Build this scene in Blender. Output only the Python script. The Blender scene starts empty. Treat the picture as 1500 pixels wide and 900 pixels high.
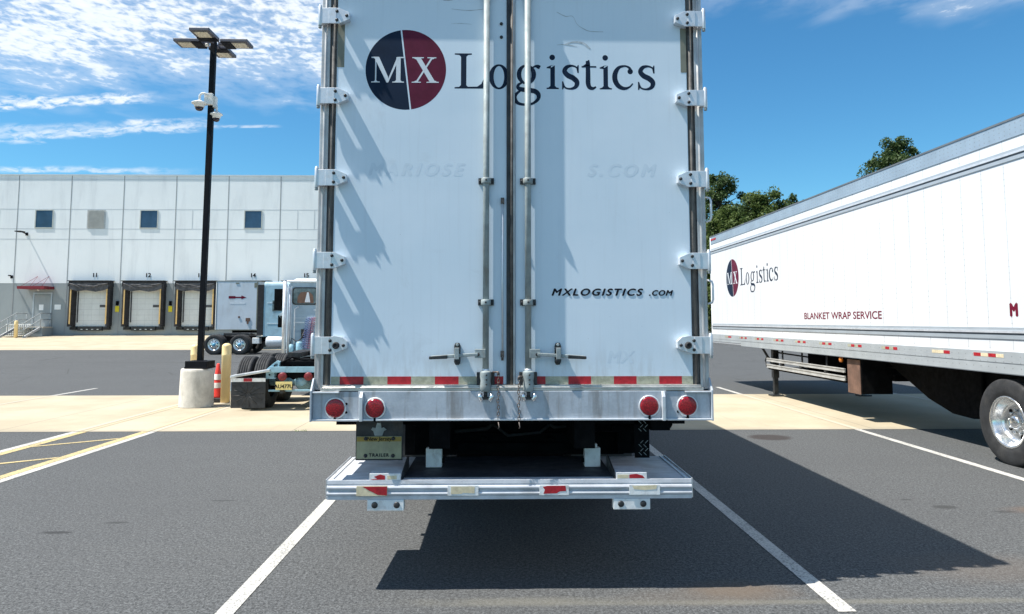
import bpy, bmesh, math, random
from mathutils import Vector, Matrix, Euler
R = math.radians
random.seed(7)
scene = bpy.context.scene
COL = scene.collection

# ------------------------------------------------------------ camera
cam_d = bpy.data.cameras.new('camera'); cam = bpy.data.objects.new('camera', cam_d); COL.objects.link(cam)
cam_d.sensor_width = 36; cam_d.sensor_fit = 'HORIZONTAL'
cam_d.lens = 1050/1500*36
cam_d.shift_y = -68/1500
cam_d.clip_start = 0.05; cam_d.clip_end = 3000
PITCH = math.atan(88/1050); YAW = R(1.2)
cam.location = (0, 0, 1.72)
cam.rotation_euler = (R(90)+PITCH, 0, -YAW)
scene.camera = cam

# ------------------------------------------------------------ light
SUN = Vector((0.545, 0.110, -1.0)).normalized()          # direction the light travels
el = math.asin(-SUN.z); az = math.atan2(-SUN.x, -SUN.y)
sd = bpy.data.lights.new('sun', 'SUN'); sd.energy = 4.6; sd.angle = R(0.5); sd.color = (1, .955, .88)
so = bpy.data.objects.new('sun', sd); COL.objects.link(so)
so.rotation_euler = SUN.to_track_quat('-Z', 'Y').to_euler()
scene.view_settings.view_transform = 'Standard'; scene.view_settings.look = 'None'
scene.view_settings.gamma = 1; scene.view_settings.use_curve_mapping = False
scene.view_settings.exposure = 0.86

world = bpy.data.worlds.new('World'); scene.world = world; world.use_nodes = True
class NT:
    """small helper for building node trees"""
    def __init__(s, nt): s.nt = nt; s.N = nt.nodes; s.L = nt.links
    def n(s, t, **k):
        x = s.N.new(t)
        for a, b in k.items(): setattr(x, a, b)
        return x
    def put(s, sock, v):
        if isinstance(v, bpy.types.NodeSocket): s.L.new(v, sock)
        elif v is not None:
            if hasattr(sock, 'default_value'):
                try: sock.default_value = v
                except Exception: sock.default_value = (v[0], v[1], v[2], 1) if len(v) == 3 else v
    def math(s, op, a, b=None, c=None, clamp=False):
        x = s.n('ShaderNodeMath', operation=op, use_clamp=clamp)
        s.put(x.inputs[0], a)
        if b is not None: s.put(x.inputs[1], b)
        if c is not None: s.put(x.inputs[2], c)
        return x.outputs[0]
    def ramp(s, v, a, b, lo=0.0, hi=1.0, smooth=True):
        x = s.n('ShaderNodeMapRange', interpolation_type='SMOOTHSTEP' if smooth else 'LINEAR')
        s.put(x.inputs[0], v); s.put(x.inputs[1], a); s.put(x.inputs[2], b); s.put(x.inputs[3], lo); s.put(x.inputs[4], hi)
        return x.outputs[0]
    def noise(s, vec, scale, detail=4, rough=.55, dist=0):
        x = s.n('ShaderNodeTexNoise'); s.put(x.inputs['Vector'], vec)
        x.inputs['Scale'].default_value = scale; x.inputs['Detail'].default_value = detail
        x.inputs['Roughness'].default_value = rough; x.inputs['Distortion'].default_value = dist
        return x.outputs[0]
    def vor(s, vec, scale, feature='F1', out=0):
        x = s.n('ShaderNodeTexVoronoi', feature=feature); s.put(x.inputs['Vector'], vec); x.inputs['Scale'].default_value = scale
        return x.outputs[out]
    def mapv(s, vec, scale=(1, 1, 1), loc=(0, 0, 0), rot=(0, 0, 0)):
        x = s.n('ShaderNodeMapping'); s.put(x.inputs[0], vec)
        x.inputs['Location'].default_value = loc; x.inputs['Rotation'].default_value = rot; x.inputs['Scale'].default_value = scale
        return x.outputs[0]
    def comb(s, x_, y_, z_=0.0):
        x = s.n('ShaderNodeCombineXYZ'); s.put(x.inputs[0], x_); s.put(x.inputs[1], y_); s.put(x.inputs[2], z_); return x.outputs[0]
    def mix(s, f, a, b, mode='MIX'):
        x = s.n('ShaderNodeMix', data_type='RGBA', blend_type=mode)
        s.put(x.inputs[0], f); s.put(x.inputs[6], a); s.put(x.inputs[7], b)
        return x.outputs[2]

w = NT(world.node_tree)
bgn = world.node_tree.nodes['Background']
sky = w.n('ShaderNodeTexSky', sky_type='NISHITA'); sky.sun_disc = False
sky.sun_elevation = el; sky.sun_rotation = az % (2*math.pi)
sky.air_density = 1.0; sky.dust_density = 0.25; sky.ozone_density = 3.0; sky.altitude = 50
hs = w.n('ShaderNodeHueSaturation'); hs.inputs['Saturation'].default_value = 1.18; hs.inputs['Value'].default_value = 1.0
w.put(hs.inputs['Color'], sky.outputs[0])
geo = w.n('ShaderNodeTexCoord')
sep = w.n('ShaderNodeSeparateXYZ'); w.put(sep.inputs[0], geo.outputs['Generated'])
dx, dy, dz = sep.outputs
ady = w.math('MAXIMUM', w.math('ABSOLUTE', dy), .05)
u = w.math('DIVIDE', dx, ady); el_t = w.math('DIVIDE', dz, ady)
dzc = w.math('MAXIMUM', dz, .03)
P = w.comb(w.math('DIVIDE', dx, dzc), w.math('DIVIDE', dy, dzc))
P1 = w.mapv(P, rot=(0, 0, R(-8)), scale=(1, .8, 1))
fine = w.noise(P1, 27, 5, .55, .25)
mid = w.noise(P1, 4.2, 3, .5, .4)
big = w.noise(P1, 1.1, 2, .5)
# altocumulus sheet: high on the left, only at the very top on the right
right = w.ramp(u, -.28, .05)
lo = w.math('ADD', w.math('MULTIPLY', right, .145), .300)
edge = w.math('SUBTRACT', w.math('ADD', el_t, w.math('MULTIPLY', w.math('SUBTRACT', mid, .5), .14)), lo)
cover = w.ramp(edge, -.015, .09)
dens = w.math('ADD', w.math('MULTIPLY', fine, .75), w.math('MULTIPLY', mid, .52))
left_more = w.math('MULTIPLY', w.ramp(u, -.75, -.15, 1, .45), .075)
d2 = w.math('ADD', w.math('ADD', dens, left_more), w.math('MULTIPLY', w.math('SUBTRACT', big, .5), .2))
clumps = w.ramp(w.math('ADD', d2, w.math('MULTIPLY', w.math('SUBTRACT', cover, 1), .35)), .49, .79)
veil = w.math('MULTIPLY', cover, w.ramp(d2, .40, .72, .12, .46))
c1 = w.math('MAXIMUM', w.math('MULTIPLY', clumps, w.math('MULTIPLY', cover, .93)), veil)
# long thin streaks lower down on the left
def streak(u0, w0, slope, thick, fade0, fade1, amt, seed, curve=0.0):
    cen = w.math('ADD', w.math('MULTIPLY', w.math('SUBTRACT', u, u0), slope), w0)
    wob = w.noise(w.mapv(w.comb(u, el_t), scale=(7, 30, 1), loc=(seed, 0, 0)), 1.6, 5, .6, .8)
    dd = w.math('ADD', w.math('SUBTRACT', el_t, cen), w.math('MULTIPLY', w.math('SUBTRACT', wob, .5), thick*2.2))
    up = w.ramp(dd, thick*.4, thick*1.5, 1, 0); dn = w.ramp(dd, -thick*.7, -thick*.1)
    f = w.ramp(u, fade0, fade1, 1, 0)
    br = w.ramp(w.noise(w.mapv(w.comb(u, el_t), scale=(22, 60, 1), loc=(seed+3, 0, 0)), 2.0, 4, .6, .5), .3, .62)
    return w.math('MULTIPLY', w.math('MULTIPLY', w.math('MULTIPLY', up, dn), f), w.math('MULTIPLY', br, amt))
s1 = streak(-.69, .300, .055, .012, -.52, -.47, .95, 1.0)
s2 = streak(-.69, .252, .075, .010, -.45, -.38, .7, 5.0)
s3 = streak(-.69, .262, .02, .012, -.60, -.48, .45, 9.0)
s4 = streak(-.69, .209, -.01, .006, -.55, -.40, .6, 13.0)
s5 = streak(-.52, .275, .02, .006, -.485, -.465, .9, 17.0)
s5 = w.math('MULTIPLY', s5, w.ramp(u, -.535, -.51))
s6 = streak(-.40, .272, .01, .003, -.33, -.30, .5, 21.0); s6 = w.math('MULTIPLY', s6, w.ramp(u, -.42, -.39))
cl = c1
for s_ in (s1, s2, s3, s4, s5, s6): cl = w.math('MAXIMUM', cl, s_)
cl = w.math('MULTIPLY', cl, w.ramp(dz, .05, .14))
cl = w.math('MULTIPLY', cl, w.ramp(el_t, .62, 1.1, 1, .12))      # cloud sheet thinned overhead, out of view, to darken the fill light
bright = w.mix(fine, (5.6, 6.3, 7.0, 1), (8.3, 8.6, 8.9, 1))
tint = w.mix(1.0, hs.outputs[0], (.66, 1.06, 1.09, 1), 'MULTIPLY')
skyc = w.mix(cl, tint, bright)
w.put(bgn.inputs[0], skyc); bgn.inputs[1].default_value = .078
world.cycles.sampling_method = 'AUTOMATIC'

# ------------------------------------------------------------ materials
def newmat(name):
    m = bpy.data.materials.new(name); m.use_nodes = True
    t = NT(m.node_tree); b = m.node_tree.nodes['Principled BSDF']
    return m, t, b
def obj_coord(t): return t.n('ShaderNodeTexCoord').outputs['Object']
def c4(c): return (c[0], c[1], c[2], 1)
def M(name, rgb, rough=.5, metal=0, var=.12, scale=4, bump=0, bscale=60, dirt=None, dirt_amt=.5, dirt_scale=(3, 3, 3), spec=.5, coat=0, fine_var=0):
    m, t, b = newmat(name); oc = obj_coord(t)
    n = t.noise(oc, scale, 5, .6)
    a = c4([v*(1-var) for v in rgb]); z = c4([min(v*(1+var), 1) for v in rgb])
    col = t.mix(t.ramp(n, .3, .7), a, z)
    if fine_var:
        f = t.noise(oc, scale*22, 3, .6)
        col = t.mix(t.ramp(f, .35, .65, 0, fine_var), col, c4([v*.45 for v in rgb]))
    if dirt:
        dn = t.noise(t.mapv(oc, scale=dirt_scale), 1.0, 6, .65, .4)
        col = t.mix(t.math('MULTIPLY', t.ramp(dn, .48, .74), dirt_amt), col, c4(dirt))
    t.put(b.inputs['Base Color'], col)
    rr = t.ramp(t.noise(oc, scale*2.3, 4, .6), .3, .7, max(rough-.09, .03), min(rough+.1, 1))
    t.put(b.inputs['Roughness'], rr); b.inputs['Metallic'].default_value = metal
    b.inputs['Specular IOR Level'].default_value = spec
    b.inputs['Coat Weight'].default_value = coat
    if bump:
        bn = t.n('ShaderNodeBump'); bn.inputs['Strength'].default_value = bump; bn.inputs['Distance'].default_value = .01
        t.put(bn.inputs['Height'], t.noise(oc, bscale, 4, .6)); t.put(b.inputs['Normal'], bn.outputs[0])
    return m

MT = {}
MT['alu'] = M('brushed_aluminium', (.62, .63, .64), .42, .75, .15, 6, .05, 80, (.30, .28, .25), .5, (5, 5, 1.2))
MT['alu_bright'] = M('bright_aluminium', (.70, .725, .76), .42, .45, .1, 8, .04, 90, (.42, .40, .38), .35, (8, 8, 8))
MT['post'] = M('weathered_aluminium_post', (.50, .50, .50), .5, .45, .18, 5, .1, 60, (.20, .17, .14), .7, (14, 14, 1.0))
MT['seal'] = M('rubber_door_seal', (.10, .095, .09), .75, 0, .35, 12, .2, 80, (.25, .22, .19), .6, (20, 20, 1.5))
MT['zinc'] = M('galvanised_steel', (.29, .335, .34), .6, .12, .2, 10, .1, 90, (.22, .17, .12), .6, (10, 10, 3))
MT['dark_steel'] = M('dark_oiled_steel', (.035, .037, .04), .5, .35, .35, 14, .2, 60, (.12, .085, .06), .4, (9, 9, 9))
MT['black_steel'] = M('black_chassis_paint', (.004, .0045, .0055), .8, 0, .4, 6, .15, 40, (.012, .0115, .011), .5, (4, 4, 4), spec=.08)
MT['rubber'] = M('tyre_rubber', (.020, .021, .023), .78, 0, .3, 8, .15, 70, (.07, .066, .06), .35, (5, 5, 5))
MT['black_plastic'] = M('black_mudflap_rubber', (.022, .024, .028), .55, 0, .3, 10, .1, 50, (.08, .075, .07), .4, (6, 6, 6))
MT['sill'] = M('grimy_painted_sill', (.45, .49, .54), .55, .1, .14, 3, .1, 30, (.17, .15, .13), .7, (15, 15, 1.3), fine_var=.12)
MT['thresh'] = M('scuffed_threshold', (.56, .55, .52), .38, .6, .2, 8, .2, 40, (.14, .12, .10), .7, (5, 5, 30))
MT['plat'] = M('ribbed_platform_aluminium', (.58, .60, .64), .55, .15, .12, 7, .08, 60, (.28, .27, .26), .5, (4, 14, 14))
MT['white_steel'] = M('white_steel_bracket', (.80, .81, .80), .5, 0, .08, 9, .1, 60, (.25, .18, .13), .5, (16, 16, 12))
MT['chrome'] = M('polished_chrome', (.82, .83, .84), .14, .95, .05, 6, .02, 60)
MT['rim'] = M('polished_wheel_aluminium', (.78, .78, .77), .22, .9, .08, 9, .05, 80, (.30, .27, .24), .35, (6, 6, 6))
MT['navy'] = M('navy_vinyl', (.008, .020, .045), .6, 0, .12, 10, spec=.15)
MT['maroon'] = M('maroon_vinyl', (.115, .014, .038), .6, 0, .12, 10, spec=.15)
MT['maroon_red'] = M('maroon_lettering_paint', (.15, .010, .03), .6, 0, .1, 10, spec=.1)
MT['black_vinyl'] = M('black_vinyl', (.012, .011, .018), .6, 0, .1, 10, spec=.15)
MT['vinyl_white'] = M('white_vinyl', (.66, .70, .74), .45, 0, .05, 10)
MT['tape_old'] = M('faded_grey_tape', (.20, .20, .155), .6, 0, .1, 12, 0, 60, (.12, .11, .09), .4, (20, 20, 8))
MT['tape_red'] = M('red_reflective_tape', (.42, .012, .022), .4, 0, .25, 30, .05, 120, (.20, .03, .03), .5, (30, 30, 30))
MT['tape_white'] = M('silver_reflective_tape', (.36, .36, .27), .45, 0, .2, 30, .1, 120, (.55, .54, .44), .6, (40, 40, 60))
MT['tape_cream'] = M('cream_reflective_tape', (.72, .62, .42), .45, 0, .12, 30, 0, 60, (.45, .36, .22), .5, (25, 25, 25))
MT['cream_plate'] = M('worn_plate', (.30, .30, .19), .5, 0, .14, 14, .05, 60, (.24, .23, .17), .6, (40, 40, 6))
MT['plate_gold'] = M('gold_plate_band', (.30, .21, .04), .5, 0, .15, 14)
MT['plate_yellow'] = M('yellow_number_plate', (.72, .60, .24), .45, 0, .1, 14)
MT['marker_amber'] = M('amber_marker_lens', (.75, .22, .02), .25, 0, .1, 20)
MT['cone_red'] = M('fluorescent_cone_plastic', (.80, .045, .03), .5, 0, .08, 5, 0, 40, (.35, .05, .04), .4, (6, 6, 6))
MT['cone_white'] = M('white_cone_collar', (.78, .76, .72), .4, 0, .08, 8)
MT['bollard'] = M('pale_yellow_bollard_sleeve', (.84, .64, .32), .5, 0, .05, 3, .05, 40, (.60, .45, .24), .35, (7, 7, 2))
MT['base_conc'] = M('cast_concrete', (.64, .60, .53), .85, 0, .12, 5, .35, 70, (.28, .25, .20), .5, (4, 4, 2), fine_var=.25)
MT['lamp_black'] = M('dark_bronze_paint', (.006, .007, .010), .55, 0, .2, 4, .03, 30, spec=.12)
MT['lamp_grey'] = M('grey_lamp_casting', (.10, .10, .12), .45, .2, .15, 6)
MT['lens'] = M('led_lens_panel', (.55, .50, .38), .35, 0, .3, 30, .1, 100)
MT['cctv'] = M('white_camera_housing', (.72, .71, .68), .4, 0, .06, 8, 0, 40, (.5, .46, .4), .4, (12, 12, 3))
MT['dome'] = M('smoked_dome', (.03, .02, .03), .12, 0, .2, 10)
MT['ltblue'] = M('pale_blue_truck_paint', (.36, .53, .62), .35, 0, .07, 2, .02, 30, (.22, .27, .29), .5, (3, 3, 2), coat=.3)
MT['skyblue_frame'] = M('sky_blue_chassis_paint', (.27, .46, .56), .45, 0, .12, 5, .05, 40, (.12, .15, .15), .6, (7, 7, 5))
MT['cabgrey'] = M('blue_grey_cab_panel', (.36, .46, .54), .38, 0, .08, 3, .03, 30, (.24, .28, .31), .4, (3, 3, 2), coat=.3)
MT['glassdark'] = M('tinted_cab_glass', (.10, .13, .15), .08, 0, .5, 6)
MT['taillens'] = M('red_lamp_lens', (.16, .010, .014), .45, 0, .2, 25, .15, 160)
MT['purple'] = M('purple_airline', (.17, .11, .27), .5, 0, .1, 6)
MT['redline'] = M('red_airline', (.30, .07, .11), .5, 0, .1, 6)
MT['blueline'] = M('blue_airline', (.10, .15, .35), .5, 0, .1, 6)
MT['chain'] = M('rusty_chain', (.14, .12, .11), .55, .6, .4, 60, .2, 90, (.20, .10, .05), .6, (60, 60, 60))
MT['brown'] = M('rusty_brown_panel', (.15, .085, .06), .75, 0, .25, 6, .15, 60, (.07, .05, .04), .6, (6, 6, 2))
MT['hub_blue'] = M('blue_wheel_hub', (.12, .34, .50), .35, .2, .12, 8)
MT['bwhite'] = M('white_tiltup_wall', (.85, .88, .895), .8, 0, .03, .3, .12, 3, (.58, .61, .64), .42, (.9, .9, .12))
MT['bgrey'] = M('grey_wall_paint', (.30, .335, .35), .8, 0, .05, .3, .12, 3, (.24, .265, .275), .5, (.7, .7, .3))
MT['joint'] = M('dark_panel_joint', (.30, .315, .33), .9, 0, .1, 1)
MT['joint_pale'] = M('shallow_reveal', (.56, .59, .62), .9, 0, .08, 1)
MT['coping'] = M('coping_metal', (.62, .66, .70), .4, .3, .05, 1)
MT['frame_l'] = M('window_frame_aluminium', (.60, .59, .54), .5, .3, .08, 3)
MT['pane'] = M('blue_window_glass', (.035, .075, .14), .12, 0, .25, .7)
MT['louver'] = M('louvre_metal', (.50, .51, .51), .5, .2, .08, 3)
MT['dockdoor'] = M('white_sectional_door', (.69, .71, .70), .55, 0, .04, 1, 0, 30, (.52, .53, .51), .4, (2, 2, 1))
MT['dseal'] = M('black_dock_seal_fabric', (.022, .022, .026), .75, 0, .35, 3, .2, 12)
MT['dseal_pleat'] = M('grey_dock_curtain', (.075, .075, .082), .7, 0, .35, 3, .2, 12)
MT['safety'] = M('tan_guide_stripe', (.62, .42, .17), .6, 0, .1, 3)
MT['yellow'] = M('yellow_sign', (.80, .66, .02), .5, 0, .06, 3)
MT['redcanopy'] = M('dark_red_canopy', (.20, .012, .025), .6, 0, .2, 3)
MT['stairgrey'] = M('galvanised_stair', (.40, .43, .44), .5, .3, .15, 5)
MT['rt_white'] = None
MT['side_alu'] = M('dull_rack_aluminium', (.40, .40, .385), .55, .1, .15, 5, .1, 60, (.15, .14, .12), .6, (8, 3, 8))
MT['recess_dark'] = M('dark_recess_sheet', (.035, .04, .05), .6, 0, .3, 5, .1, 60, (.09, .085, .08), .4, (3, 12, 3), spec=.2)  # shade of the lowered platform centre, put into the colour

def door_paint():
    m, t, b = newmat('aged_white_door_paint'); oc = obj_coord(t)
    big = t.noise(oc, 1.3, 4, .55)
    col = t.mix(t.ramp(big, .3, .7), (.64, .745, .83, 1), (.695, .79, .87, 1))
    st = t.noise(t.mapv(oc, scale=(34, 34, 1.1)), 1, 5, .6)
    col = t.mix(t.ramp(st, .5, .8, 0, .16), col, (.42, .46, .50, 1))
    sc = t.noise(t.mapv(oc, scale=(2.2, 2.2, 2.2)), 1, 8, .7, 1.0)
    col = t.mix(t.ramp(sc, .58, .72, 0, .22), col, (.44, .49, .53, 1))
    # small dark chips
    v = t.vor(t.mapv(oc, scale=(3.2, 3.2, 3.2)), 2.6)
    col = t.mix(t.ramp(v, .008, .018, .75, 0), col, (.12, .12, .12, 1))
    # grime rising from the sill
    sp = t.n('ShaderNodeSeparateXYZ'); t.put(sp.inputs[0], oc)
    low = t.math('MULTIPLY', t.ramp(sp.outputs[2], 1.3, 1.65, 1, 0), t.ramp(t.noise(t.mapv(oc, scale=(22, 22, 5)), 1, 5, .65), .42, .7, 0, .30))
    col = t.mix(low, col, (.36, .36, .35, 1))
    t.put(b.inputs['Base Color'], col)
    t.put(b.inputs['Roughness'], t.ramp(big, .3, .7, .36, .5))
    b.inputs['Specular IOR Level'].default_value = .4
    bn = t.n('ShaderNodeBump'); bn.inputs['Strength'].default_value = .10; bn.inputs['Distance'].default_value = .012
    t.put(bn.inputs['Height'], t.math('ADD', t.noise(oc, 2.2, 2, .5), t.math('MULTIPLY', t.ramp(t.vor(oc, 1.9), .0, .10, 1, 0), .5)))
    t.put(b.inputs['Normal'], bn.outputs[0])
    return m
MT['door'] = door_paint()
MT['ghost'] = M('faded_paint_shadow', (.61, .712, .80), .5, 0, .05, 9, 0, 50, (.63, .73, .80), .8, (7, 7, 7), spec=.4)
MT['scuff'] = M('grey_scuff', (.40, .45, .48), .6, 0, .2, 20, 0, 50, (.62, .70, .77), .85, (30, 30, 30))

def rt_paint():
    m, t, b = newmat('white_trailer_side_panel'); oc = obj_coord(t)
    sp = t.n('ShaderNodeSeparateXYZ'); t.put(sp.inputs[0], oc)
    big = t.noise(t.mapv(oc, scale=(1, .5, .5)), 1.2, 4, .55)
    col = t.mix(t.ramp(big, .3, .7), (.66, .675, .69, 1), (.73, .74, .75, 1))
    # riveted panel seams about every 0.41 m, with rivet dots
    yy = t.math('FRACT', t.math('DIVIDE', sp.outputs[1], .405))
    zz = t.math('FRACT', t.math('DIVIDE', sp.outputs[2], .075))
    dyy = t.math('MULTIPLY', t.math('ABSOLUTE', t.math('SUBTRACT', yy, .5)), .405)
    dzz = t.math('MULTIPLY', t.math('ABSOLUTE', t.math('SUBTRACT', zz, .5)), .075)
    r = t.math('SQRT', t.math('ADD', t.math('POWER', dyy, 2), t.math('POWER', dzz, 2)))
    rv = t.math('MULTIPLY', t.ramp(r, .006, .012, 1, 0), t.ramp(t.noise(oc, 3.0, 2, .5), .40, .6, .15, 1.0))
    col = t.mix(rv, col, (.22, .24, .26, 1))
    seam = t.ramp(dyy, .002, .007, 1, 0)
    col = t.mix(seam, col, (.46, .48, .50, 1))
    t.put(b.inputs['Base Color'], col); b.inputs['Roughness'].default_value = .4
    bn = t.n('ShaderNodeBump'); bn.inputs['Strength'].default_value = .12; bn.inputs['Distance'].default_value = .02
    t.put(bn.inputs['Height'], t.noise(t.mapv(oc, scale=(1, 2.4, .5)), 1.6, 2, .5)); t.put(b.inputs['Normal'], bn.outputs[0])
    return m
MT['rt_white'] = rt_paint()
def rt_rail(name, rgb, pitch=.10, row=.06):
    m, t, b = newmat(name); oc = obj_coord(t)
    sp = t.n('ShaderNodeSeparateXYZ'); t.put(sp.inputs[0], oc)
    big = t.noise(oc, 2.2, 4, .6)
    col = t.mix(t.ramp(big, .3, .7), c4([v*.9 for v in rgb]), c4([v*1.06 for v in rgb]))
    dyy = t.math('MULTIPLY', t.math('ABSOLUTE', t.math('SUBTRACT', t.math('FRACT', t.math('DIVIDE', sp.outputs[1], pitch)), .5)), pitch)
    dzz = t.math('MULTIPLY', t.math('ABSOLUTE', t.math('SUBTRACT', t.math('FRACT', t.math('DIVIDE', sp.outputs[2], row)), .5)), row)
    r = t.math('SQRT', t.math('ADD', t.math('POWER', dyy, 2), t.math('POWER', dzz, 2)))
    col = t.mix(t.ramp(r, .005, .010, .65, 0), col, (.2, .21, .22, 1))
    t.put(b.inputs['Base Color'], col); b.inputs['Roughness'].default_value = .42; b.inputs['Metallic'].default_value = .35
    return m
MT['rt_rail'] = rt_rail('riveted_bottom_rail', (.50, .54, .56), .14, .07)
MT['rt_top'] = rt_rail('riveted_top_rail', (.35, .44, .52), .09, .055)
MT['rt_rib'] = M('grey_body_rib', (.42, .47, .51), .45, .3, .06, 3)
MT['rt_groove'] = M('dark_rib_groove', (.14, .16, .18), .6, .2, .1, 3)

def glossy_lens():
    m, t, b = newmat('red_round_lens'); oc = obj_coord(t)
    v = t.vor(oc, 120, 'F1')
    t.put(b.inputs['Base Color'], t.mix(t.ramp(v, .2, .6), (.44, .008, .020, 1), (.22, .003, .010, 1)))
    b.inputs['Roughness'].default_value = .22; b.inputs['Coat Weight'].default_value = .25
    bn = t.n('ShaderNodeBump'); bn.inputs['Strength'].default_value = .3; bn.inputs['Distance'].default_value = .002
    t.put(bn.inputs['Height'], v); t.put(b.inputs['Normal'], bn.outputs[0])
    return m
MT['red_round'] = glossy_lens()

def asphalt():
    m, t, b = newmat('asphalt'); oc = obj_coord(t)
    sp = t.n('ShaderNodeSeparateXYZ'); t.put(sp.inputs[0], oc); X, Y, _ = sp.outputs
    g1 = t.noise(oc, 95, 3, .7); g2 = t.vor(oc, 130, 'F1'); g3 = t.noise(oc, 42, 4, .75)
    big = t.noise(oc, .35, 5, .6); mid = t.noise(t.mapv(oc, scale=(.5, 2.2, 1)), 1.1, 5, .6)
    grain = t.math('ADD', t.math('MULTIPLY', g1, .5), t.math('MULTIPLY', g3, .5))
    col = t.mix(t.ramp(grain, .39, .62), (.021, .0225, .0235, 1), (.142, .147, .149, 1))
    col = t.mix(t.ramp(t.vor(oc, 75, 'F1', 1), .0, 1, 0, .35), col, (.086, .088, .088, 1))
    col = t.mix(1.0, col, t.ramp(t.vor(oc, 88, 'F1', 1), .1, .9, .72, 1.30, False), 'MULTIPLY')
    col = t.mix(t.ramp(g2, .05, .2, .30, 0), col, (.22, .22, .215, 1))
    col = t.mix(t.ramp(big, .35, .7, 0, .34), col, (.066, .067, .069, 1))
    col = t.mix(t.ramp(mid, .5, .8, 0, .22), col, (.103, .105, .103, 1))
    def spot(cx, cy, rx, ry, c, amt, soft=.5, nz=.35):
        d = t.math('SQRT', t.math('ADD', t.math('POWER', t.math('DIVIDE', t.math('SUBTRACT', X, cx), rx), 2), t.math('POWER', t.math('DIVIDE', t.math('SUBTRACT', Y, cy), ry), 2)))
        d = t.math('ADD', d, t.math('MULTIPLY', t.math('SUBTRACT', t.noise(oc, 2.2/max(rx, ry), 5, .65), .5), nz*2))
        return t.ramp(d, 1-soft, 1+soft, amt, 0)
    def add(col, *a):
        return t.mix(spot(*a), col, c4(a[4]))
    for a in ((4.04, 10.7, .30, .25, (.03, .022, .02), .8, .2, .15), (1.54, 4.72, .28, .14, (.13, .092, .062), .6, .7, .5), (1.35, 4.62, .5, .12, (.115, .095, .075), .4, .7, .5),
              (-3.58, 6.08, .13, .035, (.025, .025, .026), .8, .3, .4), (-3.25, 6.36, .10, .03, (.03, .03, .03), .7, .3, .4), (-2.62, 7.1, .12, .02, (.03, .03, .03), .7, .3, .4),
              (4.15, 6.72, .11, .06, (.03, .03, .03), .7, .3, .3), (4.6, 6.55, .10, .04, (.03, .03, .03), .6, .3, .3), (3.95, 7.0, .06, .03, (.03, .03, .03), .6, .3, .3),
              (5.0, 6.6, .30, .12, (.13, .085, .06), .55, .6, .5), (3.4, 5.1, .5, .25, (.125, .10, .08), .4, .8, .5),
              (-1.0, 24.0, 6, .5, (.12, .12, .118), .3, .8, .5), (-9, 30.0, 8, .25, (.04, .04, .04), .45, .8, .6), (2.2, 4.52, 1.9, .035, (.19, .18, .145), .40, .9, .9), (.2, 4.57, .55, .05, (.19, .18, .145), .35, .9, .9)):
        col = add(col, *a)
    cr = t.vor(t.mapv(oc, scale=(.35, .35, .35)), 1, 'DISTANCE_TO_EDGE')
    far = t.ramp(Y, 18, 22)
    seal_ = t.math('MULTIPLY', t.ramp(t.math('ADD', cr, t.math('MULTIPLY', t.math('SUBTRACT', g3, .5), .01)), .004, .008, .5, 0), far)
    col = t.mix(seal_, col, (.03, .03, .03, 1))
    t.put(b.inputs['Base Color'], col); b.inputs['Roughness'].default_value = .88; b.inputs['Specular IOR Level'].default_value = .3
    bn = t.n('ShaderNodeBump'); bn.inputs['Strength'].default_value = .35; bn.inputs['Distance'].default_value = .004
    t.put(bn.inputs['Height'], t.math('ADD', g1, t.math('MULTIPLY', g3, .7))); t.put(b.inputs['Normal'], bn.outputs[0])
    return m
MT['asphalt'] = asphalt()
def concrete():
    m, t, b = newmat('concrete_slab'); oc = obj_coord(t)
    sp = t.n('ShaderNodeSeparateXYZ'); t.put(sp.inputs[0], oc); X, Y, _ = sp.outputs
    big = t.noise(oc, .7, 6, .6); fn = t.noise(oc, 40, 4, .65)
    col = t.mix(t.ramp(big, .3, .7), (.385, .325, .225, 1), (.48, .415, .30, 1))
    col = t.mix(t.ramp(fn, .35, .7, .22, 0), col, (.27, .23, .165, 1))
    st = t.noise(t.mapv(oc, scale=(.6, 3.5, 1)), 1, 6, .7, .6)
    col = t.mix(t.ramp(st, .55, .78, 0, .5), col, (.30, .27, .21, 1))
    e = t.math('ADD', t.math('SUBTRACT', Y, 11.44), t.math('MULTIPLY', t.math('SUBTRACT', t.noise(oc, 2.5, 5, .65), .5), .6))
    col = t.mix(t.ramp(e, .0, .35, .45, 0), col, (.25, .23, .19, 1))
    jx = t.math('MULTIPLY', t.math('ABSOLUTE', t.math('SUBTRACT', t.math('FRACT', t.math('DIVIDE', t.math('ADD', X, .9), 4.6)), .5)), 4.6)
    col = t.mix(t.ramp(jx, .006, .016, .6, 0), col, (.16, .145, .12, 1))
    col = t.mix(t.math('MULTIPLY', t.ramp(t.noise(t.mapv(oc, scale=(3.5, .35, 1)), 1, 5, .65), .58, .8, 0, .4), 1.0), col, (.24, .215, .17, 1))
    t.put(b.inputs['Base Color'], col); b.inputs['Roughness'].default_value = .9
    bn = t.n('ShaderNodeBump'); bn.inputs['Strength'].default_value = .3; bn.inputs['Distance'].default_value = .004
    t.put(bn.inputs['Height'], fn); t.put(b.inputs['Normal'], bn.outputs[0])
    return m
MT['concrete'] = concrete()
def line_paint(name, rgb, under, wear=.5):
    m, t, b = newmat(name); oc = obj_coord(t)
    sp = t.noise(oc, 60, 4, .75); bg = t.noise(oc, 2.4, 5, .65)
    k = t.math('ADD', t.math('MULTIPLY', sp, .80), t.math('MULTIPLY', bg, .20))
    col = t.mix(t.ramp(k, wear+.02, wear+.16), c4(rgb), c4(under))
    col = t.mix(t.ramp(bg, .5, .8, 0, .3), col, c4([v*.72 for v in rgb]))
    t.put(b.inputs['Base Color'], col); b.inputs['Roughness'].default_value = .75
    return m
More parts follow.
